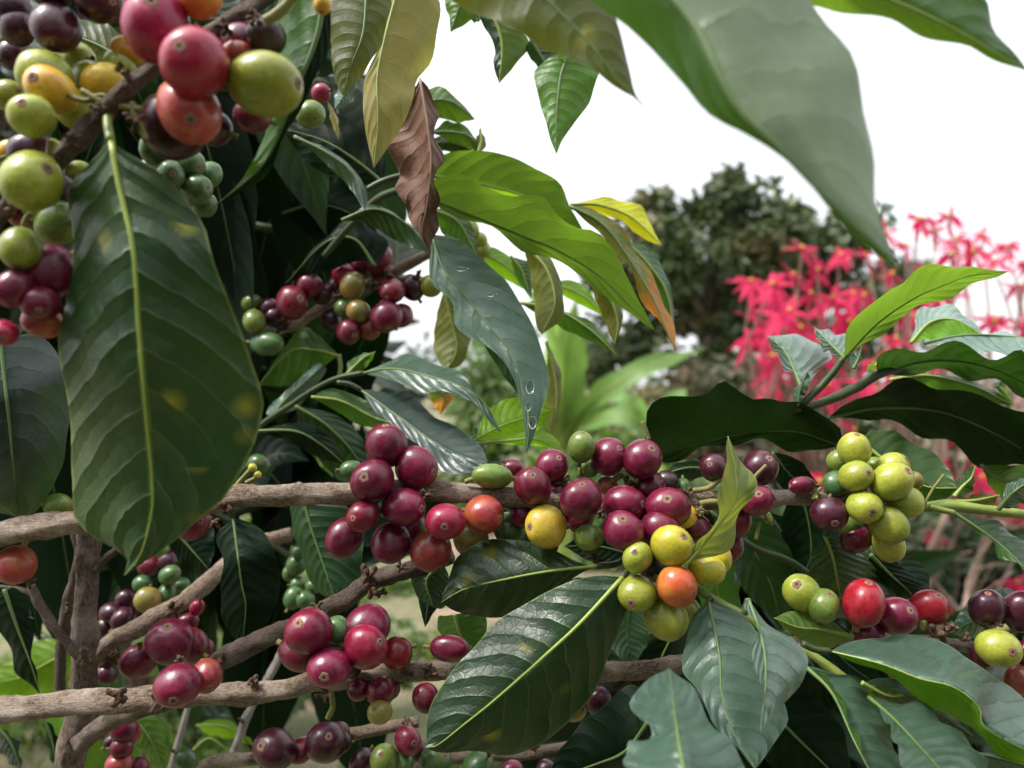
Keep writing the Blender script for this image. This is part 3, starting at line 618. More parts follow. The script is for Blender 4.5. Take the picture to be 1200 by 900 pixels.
ptube('stem', '240,786 258,774 300,753 337,737 370,722 400,705 433,684 465,672 500,660 530,652', [.318,.315,.31,.305,.30], [9,12,11.5,11,12,11,11,10,9.5,8], BARKD, Gb, 16, .35, 70)
for p in ((432,675,.30,15),(436,690,.30,13),(445,695,.302,9),(258,772,.312,11),(372,712,.304,10),(470,665,.298,9)): node(Gb, *p, 8)
cherries(Gb, .42, '350,647,9,D,0 347,662,12,D,.5 345,700,12,D,0 358,703,11,D,-.6 367,687,9,D,0 350,685,9,D,.4 340,672,9,D,1')
leaf(Gb, 'dark', '350,565 365,620 380,665 392,700', '350,565 340,600 352,650 372,693 392,700', '350,565 400,585 424,625 425,670 392,700', d=[.345,.34,.335], dl=.012)
leaf(Gb, 'dark', '520,660 500,680 508,712', '520,660 483,672 490,700 508,712', '520,660 530,690 520,712 508,712', d=.30)
leaf(Gb, 'mid', '533,720 540,745 556,762', '533,720 513,725 520,750 545,760', '533,720 560,715 572,735 556,762', d=.30, ribr=.0008)
leaf(Gb, 'deep', '500,660 503,690 498,735', '500,660 487,680 492,712 498,735', '500,660 515,690 510,715 498,735', d=.31)
# --- pale dead twigs
W = branch(267, 893, .40, 'thin pale dead twig leaning behind the lower branches', name='dead_twig', cat='twig', group=None)
ptube('stem', '262,900 275,880 287,845 302,815 317,790 333,758 345,735', [.40,.40,.41,.42], [5,5,5,4.5,5,5,4], BARKP, W, 10, .3)
node(W, 284, 846, .398, 7, 5)
W2 = branch(203, 897, .46, 'straight tan dry stick standing beside the lime leaf at the bottom', name='dead_twig', cat='twig', group=None)
ptube('stem', '200,905 206,880 216,845 224,815', .46, [4,4,3.5,3], BARKP, W2, 10, .2)
# --- bottom twigs
Cb = branch(240, 897, .35, 'low twig along the bottom edge with dark purple fruit')
ptube('stem', '225,905 250,893 300,888 350,875 400,862 440,855 490,846', [.34,.338,.335,.335], [7,7.5,8,8,7.5,7,6.5], BARK, Cb, 14, .3, 50)
cherries(Cb, .318, '322,878,24,P,-.6,-.4,.5 382,870,24,P,-.4,.3,.6,1 352,880,15,R,.6 218,890,13,D,1 478,868,16,R,-.6,.5,.2,2 450,890,17,G,-.8,-.1,.7 424,893,15,P,0 400,870,11,P,.5 470,895,14,D,-.4 398,858,12,P,1.4')
for p in ((480,848,.333,11),(375,880,.33,9),(300,890,.33,8)): node(Cb, *p, 8)
Cc = branch(520, 895, .35, 'low twig behind the big dark leaf with green fruit at the bottom edge')
ptube('stem', '480,900 530,887 600,884 657,878 710,872 780,868', [.345,.345,.345], [7,7.5,7.5,7.5,7,6], BARKD, Cc, 14, .3, 40)
cherries(Cc, .325, '510,893,19,D,-.6,.6,.6 560,900,20,D,-.8 490,880,12,P,.6 600,905,13,R,0 640,905,12,P,0 690,860,13,D,0 720,850,12,T,0')
node(Cc, 625, 878, .34, 11, 8)
Cd = branch(145, 900, .37, 'little red-brown fruit strung on a twig behind the upright stem foot')
ptube('stem', '120,830 128,850 132,880 138,920', .375, [5,5.5,6,6], BARKD, Cd, 10, .2)
cherries(Cd, .36, '145,855,16,R,-.4 151,857,13,B,0 143,876,12,R,-.6 140,896,15,B,-.5 163,899,11,R,0 132,868,9,P,1')
leaf(Cd, 'bright', '153,838 175,865 193,905', '153,838 160,870 170,890 193,905', '153,838 180,835 197,880 193,905', d=.39)
leaf(Cd, 'bright', '178,835 190,855 196,885', '178,835 172,850 196,885', '178,835 200,850 196,885', d=.40)

# --- branch in the shade, centre left
H = branch(300, 390, .44, 'shaded branch behind the big hanging leaf with small mixed green, orange and crimson fruit')
ptube('stem', '285,398 310,390 345,380 375,362 405,345 440,330 470,314 500,298 530,285', [.44,.435,.43,.425,.42], [6,6.5,7,6,6,7,7,6,5], BARK, H, 12, .3, 50)
cherries(H, .412, '''460,341,15,R,-.6,-.3,-.6,1 413,335,16,T,-.4,.5,.6 483,337,15,P,.4 505,335,13,V,.2 420,365,14,T,-.8,.8,.2 453,371,19,R,-1,.3,-.8,0 470,370,14,R,0 408,389,14,R,-1,.6,-.3 433,385,14,B,-.2 402,362,11,D,-.2,.3,0 403,322,14,E,.4,.3,.8 443,303,17,R,-.2,.6,.6 342,355,19,R,-.8,.7,.2 363,335,15,R,0 316,363,12,P,.6 298,377,13,G,-.8,.2,-.8,2 322,372,12,P,.4 313,403,14,D,-.8,.95,-.1,3 380,345,12,P,.8 425,310,13,R,1 395,335,13,P,1.4 388,375,12,P,1.2 446,318,12,R,.8 303,545,13,D,0,.5,.3,2 283,553,12,D,.2 330,375,11,P,1 295,355,11,G,.5''')
for p in ((440,332,.41,10),(455,322,.41,10),(400,345,.415,9),(490,322,.41,8),(330,382,.42,9)): node(H, *p, 8)
leaf(H, 'mid', '398,417 370,410 340,412 302,452', '398,417 375,395 357,383 340,397 302,452', '398,417 385,424 350,450 302,452', d=[.415,.415,.42,.42], petiole='398,440 399,428 397,415', ribr=.0006)
leaf(H, 'shiny', '320,487 335,468 355,450 378,428', '320,487 310,483 333,460 370,427 378,428', '320,487 345,480 363,460 382,435 378,428', d=.41)
leaf(H, 'deep', '440,312 415,280 380,285 335,332', '440,312 455,285 430,265 395,263 335,332', '440,312 420,305 390,315 335,332', d=[.40,.40,.41])
# --- leafy tip, middle: grey-green leaves over the main branch
M = branch(398, 440, .37, 'leafy twig above the crimson cluster with grey-green drooping leaves')
ptube('stem', '280,520 310,495 340,475 370,455 398,442 425,437', [.40,.39,.38,.37], [3.5,3.5,3.5,3,3,3], GREEND, M, 10, .15)
leaf(M, 'grey', '425,437 460,432 500,440 545,455 570,475 588,508', '425,437 455,424 487,416 525,430 548,448 562,468 577,487 588,508', '425,437 460,447 497,460 530,462 552,467 567,487 588,508', d=[.365,.345,.33,.322], dl=.02, dr=-.004, ribr=.0006, petiole='398,442 425,437')
leaf(M, 'blue', '423,457 455,480 490,505 525,528 572,545', '423,457 450,457 483,461 512,488 545,506 566,528 572,545', '423,457 440,482 478,513 505,538 532,559 560,552 572,545', d=[.36,.34,.325,.315], dl=.02, dr=-.004, ribr=.0006, petiole='395,448 410,450 423,457')
leaf(M, 'mid', '405,440 425,420 440,412', '405,440 412,420 440,412', '405,440 430,430 440,412', d=.38)
leaf(M, 'mid', '365,465 400,470 440,490 475,500', '365,465 390,455 440,475 475,500', '365,465 390,480 430,500 475,500', d=[.375,.375,.37], ribr=.0007)
leaf(M, 'deep', '300,505 345,505 375,520 405,545', '300,505 350,495 385,510 405,545', '300,505 340,518 370,535 405,545', d=.38)
leaf(M, 'dark', '345,475 385,500 420,540 425,580', '345,475 400,490 440,540 425,580', '345,475 360,520 395,560 425,580', d=.395)
leaf(M, 'bright', '370,495 385,520 390,560', '370,495 365,530 390,560', '370,495 398,520 390,560', d=.41)
leaf(M, 'shiny', '556,500 562,520 560,545', '556,500 548,520 560,545', '556,500 575,512 560,545', d=.37)
leaf(M, 'dark', '620,560 590,548 570,545', '620,560 595,540 570,545', '620,560 590,556 570,545', d=.33)

# --- the sunlit leaves in the centre
Q = branch(455, 222, .36, 'leafy branch in the centre top with backlit green leaves and one wet drooping leaf')
ptube('stem', '380,300 410,265 440,235 470,222 500,215 525,228', [.40,.385,.37,.36], [4,4,4.5,4.5,4,3.5], GREEND, Q, 10, .15)
ptube('side_shoot', '430,222 450,212 480,203 500,200', .36, [3.5,4,3.5,3], GREEND, Q, 10, .1)
leaf(Q, 'bright', '480,225 540,248 600,272 650,292 700,322 740,360 768,388', '480,225 513,209 543,207 573,217 600,231 632,231 660,250 683,268 697,272 720,297 735,320 752,358 768,388', '480,225 513,243 567,265 613,289 643,302 690,331 723,358 768,388', d=[.35,.34,.335,.33,.325], dl=-.016, dr=.004, ripple=(.002,3.5,0), ribr=.0008)
leaf(Q, 'bright', '500,205 560,215 620,232 660,260 683,269', '500,205 513,184 550,176 590,182 613,191 640,205 658,218 668,242 683,269', '500,205 540,225 590,245 640,262 683,269', d=[.362,.362,.36,.36], dl=-.006, kr='lime')
leaf(Q, 'grey', '506,275 520,315 545,347 570,378 597,412 611,450 620,490 617,532', '506,275 504,327 530,352 535,384 580,413 602,443 612,477 615,507 617,532', '506,275 535,280 562,300 588,323 613,362 634,403 644,443 634,480 627,507 617,532', d=[.345,.335,.325,.316,.308,.302], dl=.004, dr=.008, ripple=(.0012,2.6,0), ribr=.0007, petiole='500,240 503,258 506,275', pr=.345, label='grey-green drooping leaf with water drops near its tip')
wet = C.objects[-1] if False else [o for o in Q.children if o.get('label', '').startswith('grey-green drooping')][0]
WATER, nt = new_mat('water'); n_ = N(nt); pb = n_('ShaderNodeBsdfPrincipled'); pb.inputs['Roughness'].default_value = .02; pb.inputs['IOR'].default_value = 1.33; pb.inputs['Transmission Weight'].default_value = 1.; n_.l(pb.outputs[0], n_('ShaderNodeOutputMaterial').inputs[0])
for x, y, rx, ry, dd in ((621,453,5.5,9,0.3040),(619,476,4,6,0.3015),(624,495,5,8,0.3000),(540,315,9,3,0.3305),(575,345,7,3,0.3240)):
    V, Fc = [], []
    for i in range(7):
        for k in range(14):
            th = math.pi * i / 6; a = k * math.pi / 7
            V.append(P(x, y, dd) + Vector((math.sin(th) * math.cos(a) * rx, math.cos(th) * 2.2, math.sin(th) * math.sin(a) * ry)) * (dd / F))
    for i in range(6):
        for k in range(14): Fc.append((i*14+k, i*14+(k+1)%14, i*14+14+(k+1)%14, i*14+14+k))
    mesh_obj('water_drop', V, Fc, WATER, wet, P(x, y, dd))
leaf(Q, 'yellow', '668,240 700,240 735,252 758,270 776,288', '668,240 690,234 717,232 742,240 755,247 765,268 776,288', '668,240 690,245 733,262 755,280 776,288', d=[.37,.37,.365], dl=.01, label='bright yellow leaf lit through')
leaf(Q, 'orange', '668,242 705,262 735,300 765,350 780,385 792,412', '668,242 690,243 720,262 745,290 768,335 786,368 789,385 792,412', '668,242 690,262 725,300 743,332 760,363 777,384 792,412', d=[.36,.355,.35,.345], dl=.012, dr=.002, label='olive leaf turning orange with dark spots')
leaf(Q, 'mid', '735,285 760,310 782,345 790,400', '735,285 755,285 780,320 789,357 790,400', '735,285 745,310 765,345 790,400', d=.37, dl=.01)
leaf(Q, 'olive', '612,285 640,315 650,355 635,392', '612,285 620,315 626,350 628,380 635,392', '612,285 645,302 660,345 659,373 635,392', d=[.35,.345,.34], dl=.01)
leaf(Q, 'olive', '690,330 715,352 724,378 720,404', '690,330 700,355 711,382 720,404', '690,330 712,340 729,365 727,385 720,404', d=.345)
leaf(Q, 'bright', '610,355 650,362 690,385 723,416', '610,355 640,352 660,366 694,378 723,416', '610,355 645,378 685,397 723,416', d=[.37,.365,.36], kr='mid')
leaf(Q, 'olive', '520,340 530,380 535,410 522,436', '520,340 512,370 509,410 522,436', '520,340 548,355 551,395 542,425 522,436', d=[.39,.39,.385])
leaf(Q, 'orange', '505,450 520,465 516,486', '505,450 503,465 516,486', '505,450 535,458 516,486', d=.39)
leaf(Q, 'lime', '557,516 585,500 620,488 650,480', '557,516 565,490 580,475 605,466 650,480', '557,516 590,515 625,508 650,480', d=[.36,.365,.375], ribr=.0007)
leaf(Q, 'lime', '560,520 590,517 630,515 663,531', '560,520 585,512 640,506 663,531', '560,520 600,521 640,524 663,531', d=[.352,.35,.35])
leaf(Q, 'olive', '640,400 650,440 652,475 647,515', '640,400 642,450 638,490 647,515', '640,400 655,430 657,470 647,515', d=.375)
leaf(Q, 'dark', '550,362 580,395 600,430 610,465', '550,362 565,400 590,440 610,465', '550,362 590,385 608,420 610,465', d=.36)
leaf(Q, 'mid', '598,300 612,318 622,350', '598,300 605,325 622,350', '598,300 625,312 622,350', d=.39)
leaf(Q, 'lime', '545,290 590,310 625,345', '545,290 590,295 625,345', '545,290 580,320 625,345', d=.42)
leaf(Q, 'lime', '640,330 680,345 712,372', '640,330 680,332 712,372', '640,330 670,352 712,372', d=.42)
leaf(Q, 'bright', '500,150 505,120 530,120 557,140', '500,150 495,112 515,102 540,120 557,140', '500,150 515,138 535,144 557,140', d=.38)
leaf(Q, 'bright', '505,155 530,155 550,160 566,180', '505,155 525,142 548,150 562,172', '505,155 525,165 548,175 566,180', d=.38)
leaf(Q, 'dark', '495,168 530,168 555,178', '495,168 530,158 555,178', '495,168 525,178 555,178', d=.385)
leaf(Q, 'olive', '560,180 564,165 563,149', '560,180 558,165 563,149', '560,180 570,170 563,149', d=.38)
leaf(Q, 'dark', '400,258 440,245 480,265 506,298', '400,258 425,243 450,243 483,267 506,298', '400,258 430,262 465,283 506,298', d=[.37,.37,.365])
leaf(Q, 'mid', '505,245 535,258 552,285 560,300', '505,245 540,245 555,270 560,300', '505,245 520,275 540,290 560,300', d=.365)
leaf(Q, 'grey', '345,160 385,180 415,205 428,247', '345,160 375,170 410,193 424,213 430,230 428,247', '345,160 380,190 405,215 428,247', d=[.35,.345,.34])
leaf(Q, 'deep', '450,215 420,190 380,165 330,150', '450,215 450,180 420,145 380,130 330,150', '450,215 410,215 360,190 330,150', d=[.39,.39,.40])
leaf(Q, 'deep', '330,250 370,240 410,250 445,280', '330,250 370,215 420,225 445,280', '330,250 360,275 405,285 445,280', d=.43)
cherries(Q, .42, '543,257,11,V,0 550,269,12,V,-.6 563,281,9,V,-.3 566,292,9,V,0 556,276,8,V,.6 553,290,10,V,.4')
# --- hanging leaves top centre
T = branch(460, -30, .32, 'twig hanging a straw-yellow leaf beside a curled dry brown leaf')
ptube('stem', '330,-45 400,-38 470,-30 520,-28', [.31,.315,.32], [6,6.5,6,5], BARK, T, 10, .2)
ptube('side_shoot', '470,-30 488,-5 500,40 497,80', .335, [3.5,3,2.5,2], BARKD, T, 8, .1)
leaf(T, 'straw', '468,-20 452,40 442,90 443,140 438,197', '468,-20 453,0 449,40 434,77 427,97 426,140 438,197', '468,-20 515,-5 513,33 506,70 490,92 478,135 460,165 438,197', d=[.31,.305,.30,.30], dl=.002, dr=.012, ribr=.0006, label='yellowing straw-coloured leaf')
leaf(T, 'dry', '492,92 500,140 505,190 500,240 494,275 505,298', '492,92 470,135 459,165 463,205 475,240 489,268 505,298', '492,92 506,110 515,135 512,165 515,182 513,215 515,248 507,272 505,298', d=[.33,.322,.318,.32,.325], dl=.018, dr=.012, ripple=(.0045,3.6,0), ribr=.0006, puff=-.22, label='curled dry brown leaf')
leaf(T, 'olived', '430,-15 425,40 410,80 402,113', '430,-15 386,-5 388,60 393,95 402,113', '430,-15 458,0 450,40 432,77 402,113', d=[.27,.265,.265], kr='olived', ribr=.0006)
leaf(T, 'shiny', '420,90 405,110 392,128', '420,90 395,105 392,128', '420,90 412,120 392,128', d=.36)
leaf(T, 'straw', '384,118 392,140 397,164', '384,118 388,142 397,164', '384,118 396,140 397,164', d=.36, ribr=0)
cherries(T, .24, '364,134,17,G,0,.5,-.5 376,109,11,E,1')
# --- leaves against the sky
S = branch(640, -40, .34, 'twig above the frame with small leaves hanging against the white sky')
ptube('stem', '520,-40 600,-30 650,10 668,60', [.35,.35,.345], [5,4.5,4,3], GREEND, S, 10, .1)
leaf(S, 'bright', '535,-15 540,0 528,38', '535,-15 520,-5 526,20 528,38', '535,-15 563,0 560,17 545,28 528,38', d=.36)
leaf(S, 'dark', '575,10 588,50 585,98', '575,10 562,20 580,55 578,75 585,98', '575,10 615,40 621,52 605,75 585,98', d=.35, kr='under')
leaf(S, 'dark', '622,45 640,75 661,109', '622,45 617,60 637,87 661,109', '622,45 655,60 656,85 661,109', d=.35)
leaf(S, 'bright', '668,60 657,90 652,140 652,181', '668,60 640,70 625,85 635,127 643,157 652,181', '668,60 700,75 699,95 692,117 674,143 660,163 652,181', d=[.345,.34,.335], dl=.006, dr=.006, ribr=.0008)
leaf(S, 'lime', '654,58 660,66 661,71', '654,58 656,66 661,71', '654,58 662,62 661,71', d=.34, ribr=0)
leaf(S, 'bright', '552,20 562,24 566,14', '552,20 556,28 566,14', '552,20 560,14 566,14', d=.36, ribr=0)
# --- nearest leaves, top right
U_ = branch(700, -90, .17, 'overhanging near branch with broad blurred leaves at the top right')
ptube('stem', '480,-110 600,-95 700,-80 820,-85 960,-90', [.18,.175,.165,.155], [9,9,9,8,7], BARK, U_, 12, .2)
leaf(U_, 'olived', '560,-60 630,-10 690,50 730,100 758,128', '560,-60 520,-15 570,20 635,52 700,88 745,114 758,128', '560,-60 660,-60 710,0 722,30 738,72 744,110 758,128', d=[.18,.175,.172,.17], dl=.004, dr=.008, kr='olived', ribr=.0006, label='dark olive leaf pointing down to the right')
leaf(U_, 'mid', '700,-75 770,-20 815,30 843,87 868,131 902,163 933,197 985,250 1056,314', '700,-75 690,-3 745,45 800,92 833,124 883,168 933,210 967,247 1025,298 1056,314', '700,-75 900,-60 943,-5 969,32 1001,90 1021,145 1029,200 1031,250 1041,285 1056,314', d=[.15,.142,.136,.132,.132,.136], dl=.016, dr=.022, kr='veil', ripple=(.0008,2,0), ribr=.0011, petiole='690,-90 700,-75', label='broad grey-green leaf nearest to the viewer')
leaf(U_, 'bright', '940,-40 1020,-10 1110,30 1205,84', '940,-40 945,0 965,10 1033,25 1133,58 1205,84', '940,-40 1060,-60 1145,-5 1170,38 1205,84', d=[.165,.165,.165], dl=.006, dr=.006, kr='mid', ribr=.0006)
# --- odd leaves at the left foot
Lf = branch(20, 700, .40, 'shaded twig at the far lower left with dark hanging leaves and one lime leaf')
ptube('stem', '-40,690 0,690 40,700 70,740', [.40,.40,.41], [5,5,4,3], BARKD, Lf, 10, .2)
leaf(Lf, 'deep', '5,690 20,735 35,775 48,815', '5,690 -20,720 0,740 20,785 48,815', '5,690 32,700 38,740 40,775 48,815', d=.36)
leaf(Lf, 'deep', '-10,690 15,715 40,725', '-10,690 10,740 40,725', '-10,690 20,690 40,725', d=.375)
leaf(Lf, 'lime', '85,760 50,780 20,795 -15,800', '85,760 60,748 33,757 0,783 -15,800', '85,760 82,790 63,808 33,818 -15,825', d=.46, ribr=.0008)
leaf(Lf, 'lime', '60,640 50,655 45,680', '60,640 44,655 45,680', '60,640 62,665 45,680', d=.5)
leaf(Lf, 'blue', '-5,850 12,870 26,905', '-5,850 0,880 26,905', '-5,850 20,868 26,905', d=.36)
leaf(Lf, 'deep', '50,840 60,865 68,905', '50,840 55,875 68,905', '50,840 70,865 68,905', d=.40)
leaf(Lf, 'lime', '230,850 262,850 285,862 301,876', '230,850 255,842 285,855 301,876', '230,850 245,862 275,866 301,876', d=.52)
leaf(Lf, 'mid', '225,880 245,865 268,880', '225,880 240,862 268,880', '225,880 250,878 268,880', d=.5)
# --- dark leaves under the right end of the main branch
Rb = branch(880, 640, .34, 'shaded leaves under the right part of the fruiting branch')
ptube('stem', '830,600 880,640 930,660 980,700', [.335,.34,.34], [4,4,4,3], GREEND, Rb, 10, .1)
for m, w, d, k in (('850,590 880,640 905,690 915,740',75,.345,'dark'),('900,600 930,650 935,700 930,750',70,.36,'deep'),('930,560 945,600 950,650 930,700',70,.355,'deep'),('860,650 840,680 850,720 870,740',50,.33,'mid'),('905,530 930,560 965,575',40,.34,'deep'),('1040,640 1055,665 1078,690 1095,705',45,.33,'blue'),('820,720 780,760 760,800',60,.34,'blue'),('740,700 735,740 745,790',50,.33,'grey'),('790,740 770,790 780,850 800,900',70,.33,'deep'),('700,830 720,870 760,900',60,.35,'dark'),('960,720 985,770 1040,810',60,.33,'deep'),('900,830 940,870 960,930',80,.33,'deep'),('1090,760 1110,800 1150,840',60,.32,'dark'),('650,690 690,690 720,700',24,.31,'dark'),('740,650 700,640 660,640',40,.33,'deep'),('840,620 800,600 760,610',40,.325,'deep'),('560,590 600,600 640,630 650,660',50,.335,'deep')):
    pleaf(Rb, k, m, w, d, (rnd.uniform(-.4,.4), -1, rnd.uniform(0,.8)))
# ------------------------------------------------------------------ dark coffee foliage behind, left
rnd.seed(12)
def spray(px, py, d, ang, nl, label, kinds, size=.11, spread=70):
    """background branch: a stem in space with pairs of hanging leaves"""
    b = branch(px, py, d, label, group='shaded coffee branches behind')
    c = P(px, py, d); L = nl / 2 * .035
    dirv = Vector((math.cos(ang), rnd.uniform(-.15,.15), math.sin(ang)))
    st = [c + dirv * (L * t) + Vector((0, 0, -.03 * t * t)) for t in (0, .33, .66, 1)]
    tube('stem', st, [.003, .0026, .0022, .0016], GREEND, b, 8, .15, 14)
    for i in range(nl):
        t = (i // 2 + .6) / (nl / 2); p = c + dirv * (L * t) + Vector((0, 0, -.03 * t * t))
        s = 1 if i % 2 else -1
        side = Vector((-dirv.z, 0, dirv.x)) * s
        go = (side * rnd.uniform(.5,1) + dirv * rnd.uniform(.1,.6) + Vector((0, rnd.uniform(-.05,.5), -.35))).normalized()
        ln = size * rnd.uniform(.75, 1.15)
        pts = [p, p + go * ln * .35, p + go * ln * .7 + Vector((0,0,-.14*ln)), p + go * ln + Vector((0,0,-.42*ln))]
        nor = Vector((rnd.uniform(-.5,.5), rnd.uniform(-1,-.2), rnd.uniform(.1,1))).normalized()
        leaf3(b, rnd.choice(kinds), pts, ln * rnd.uniform(.38,.46), nor, .2, None, 14, .0006)
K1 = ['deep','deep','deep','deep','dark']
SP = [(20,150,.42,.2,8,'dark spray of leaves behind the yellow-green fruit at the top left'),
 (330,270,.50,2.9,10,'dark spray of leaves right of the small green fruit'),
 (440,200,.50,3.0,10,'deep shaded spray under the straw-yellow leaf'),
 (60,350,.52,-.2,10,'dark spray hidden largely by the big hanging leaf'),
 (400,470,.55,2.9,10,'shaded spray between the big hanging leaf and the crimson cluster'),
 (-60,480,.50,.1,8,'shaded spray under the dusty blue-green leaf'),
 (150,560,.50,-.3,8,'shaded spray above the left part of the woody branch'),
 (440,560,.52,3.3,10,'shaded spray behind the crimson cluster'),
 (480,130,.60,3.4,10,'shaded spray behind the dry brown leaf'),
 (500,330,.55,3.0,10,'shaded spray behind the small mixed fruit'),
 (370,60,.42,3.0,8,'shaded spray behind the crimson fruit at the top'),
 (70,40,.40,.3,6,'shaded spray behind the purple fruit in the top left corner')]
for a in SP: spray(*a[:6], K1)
spray(40, 740, .60, -.4, 8, 'lit leaves low behind the upright stem', ['bright','mid','dark'], .10)

# ------------------------------------------------------------------ crowns, shrubs
CROWN = {}
def crown_mat(name, c1, c2, c3, tr, tw=.3, scale=6.):
    m, nt = new_mat(name); n = N(nt)
    tc = n('ShaderNodeTexCoord'); geo = n('ShaderNodeNewGeometry')
    nz = n.noise(tc.outputs['Object'], scale, 3)
    col = n.mix(geo.outputs['Random Per Island'], c1, c2)
    col = n.mix(n.ramp(nz, [(.50, 0.), (.70, 1.)]), col, c3)
    pb = n('ShaderNodeBsdfPrincipled'); n.l(col, pb.inputs['Base Color']); pb.inputs['Roughness'].default_value = .5
    t = n('ShaderNodeBsdfTranslucent'); t.inputs[0].default_value = (*tr, 1)
    ms = n('ShaderNodeMixShader'); ms.inputs[0].default_value = tw; n.l(pb.outputs[0], ms.inputs[1]); n.l(t.outputs[0], ms.inputs[2])
    n.l(ms.outputs[0], n('ShaderNodeOutputMaterial').inputs[0]); return m
def leafcloud(blobs, count, size, droop=.3, seed=1, clump=0):
    """many small bent leaves spread through the volume of blobs (centre, radius)"""
    r = random.Random(seed); V, Fc = [], []
    wsum = [b[1] ** 2 for b in blobs]
    subs = []
    for c, R in blobs:
        k = clump or 1
        for i in range(k):
            v = Vector((r.gauss(0,1), r.gauss(0,1), r.gauss(0,1))).normalized() * R * (r.uniform(.55, 1.05) if clump else 0)
            subs.append((c + v, R * (r.uniform(.22,.45) if clump else 1)))
    ws = [b[1] ** 2 for b in subs]
    for b in r.choices(range(len(subs)), ws, k=count):
        c, R = subs[b]
        v = Vector((r.gauss(0,1), r.gauss(0,1), r.gauss(0,1))).normalized() * R * r.uniform(.35, 1.0) ** .5
        p = c + v
        go = (v.normalized() * .6 + Vector((r.uniform(-1,1), r.uniform(-1,1), r.uniform(-.8,.5) - droop))).normalized()
        L = size * r.uniform(.6, 1.25); s = go.cross(Vector((r.gauss(0,1), r.gauss(0,1), r.gauss(0,1)))).normalized() * L * .22
        up = s.cross(go).normalized() * L * .08
        k = len(V)
        V += [p, p + go * L * .45 + s + up, p + go * L * .5, p + go * L * .45 - s + up, p + go * L]
        Fc += [(k, k+1, k+2), (k, k+2, k+3), (k+1, k+4, k+2), (k+2, k+4, k+3)]
    return V, Fc
def bush(name, label, cat, base, blobs, count, size, mat, group=None, trunk=None, seed=1, clump=0, droop=.3, bark=None):
    o = empty(name, base, label, cat, group)
    V, Fc = leafcloud(blobs, count, size, droop, seed, clump)
    mesh_obj('crown', V, Fc, mat, o, base, smooth=False)
    if trunk:
        r = random.Random(seed)
        b = Vector(base)
        top = Vector(blobs[0][0])
        tube('trunk', [b - Vector((0,0,.1)), b.lerp(top, .4), b.lerp(top, .75), top], [trunk, trunk * .8, trunk * .6, trunk * .35], bark or BARKD, o, 10, .2, 16)
        for c, R in blobs[1:9]:
            q = b.lerp(top, r.uniform(.4,.75))
            tube('limb', [q, q.lerp(c, .5) + Vector((0,0,R*.15)), c], [trunk * .45, trunk * .3, trunk * .12], bark or BARKD, o, 8, .2, 12)
    return o
def B(px, py, r, d): return (P(px, py, d), r * d / F)
def G(px, d): return Vector(((px - 600) / F * d, d, 0))
CM = crown_mat('far_crown', (.022,.045,.014), (.075,.105,.032), (.170,.140,.058), (.05,.09,.01), .15, .9)
bush('shade_tree', 'dark olive tree behind the red bush', 'tree', G(840, 15),
  [B(830,330,70,15), B(760,260,40,15.2), B(840,235,36,15), B(880,260,42,14.6), B(930,270,40,15), B(740,330,50,15), B(775,300,50,14.5), B(900,330,60,14.8), B(970,330,65,15.2), B(720,385,45,15.5), B(800,400,60,15), B(870,410,65,15), B(950,400,70,15), B(850,215,18,15), B(1010,300,50,15.4), B(800,245,30,15), B(1040,380,60,15.5), B(690,420,35,15)],
  20000, .27, CM, trunk=.25, seed=5, clump=9)
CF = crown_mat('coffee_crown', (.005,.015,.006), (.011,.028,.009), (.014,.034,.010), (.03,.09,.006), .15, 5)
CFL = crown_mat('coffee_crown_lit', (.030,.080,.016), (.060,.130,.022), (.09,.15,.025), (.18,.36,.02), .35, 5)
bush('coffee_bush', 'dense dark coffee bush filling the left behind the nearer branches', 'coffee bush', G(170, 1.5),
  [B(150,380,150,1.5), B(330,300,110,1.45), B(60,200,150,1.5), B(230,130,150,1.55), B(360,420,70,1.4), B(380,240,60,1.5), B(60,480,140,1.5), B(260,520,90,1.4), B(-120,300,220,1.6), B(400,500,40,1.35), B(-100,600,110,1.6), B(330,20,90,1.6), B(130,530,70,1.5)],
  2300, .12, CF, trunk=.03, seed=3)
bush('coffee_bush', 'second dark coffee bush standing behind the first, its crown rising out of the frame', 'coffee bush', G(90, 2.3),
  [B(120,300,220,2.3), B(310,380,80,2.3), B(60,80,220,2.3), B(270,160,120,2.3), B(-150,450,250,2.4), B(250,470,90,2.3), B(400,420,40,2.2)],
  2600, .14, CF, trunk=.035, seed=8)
bush('coffee_bush', 'tall coffee bush whose leafy top arches over the left of the view', 'coffee bush', G(-250, .9),  # added overhead foliage, out of view, to darken the left
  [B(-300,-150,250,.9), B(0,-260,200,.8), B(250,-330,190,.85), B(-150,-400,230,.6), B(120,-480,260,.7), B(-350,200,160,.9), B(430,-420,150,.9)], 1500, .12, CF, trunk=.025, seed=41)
for k, (x, s) in enumerate(((-2.3, 'left'), (-.8, 'middle'), (.8, 'next'), (2.4, 'right'))):  # unseen hedge row added behind the camera to cut frontal light
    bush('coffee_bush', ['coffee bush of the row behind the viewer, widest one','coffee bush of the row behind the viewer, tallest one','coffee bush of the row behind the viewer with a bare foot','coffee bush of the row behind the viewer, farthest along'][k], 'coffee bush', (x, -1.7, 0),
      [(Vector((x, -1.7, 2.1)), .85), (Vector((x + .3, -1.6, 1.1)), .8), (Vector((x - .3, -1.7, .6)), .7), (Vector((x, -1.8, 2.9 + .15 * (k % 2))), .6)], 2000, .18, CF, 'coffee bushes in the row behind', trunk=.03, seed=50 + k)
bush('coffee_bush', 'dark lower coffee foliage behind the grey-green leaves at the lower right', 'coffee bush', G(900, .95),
  [B(760,830,100,.95), B(880,760,90,.95), B(1000,860,110,.95), B(1130,870,100,.95), B(650,870,60,.9), B(960,720,50,.95)], 700, .12, CF, trunk=.02, seed=44)
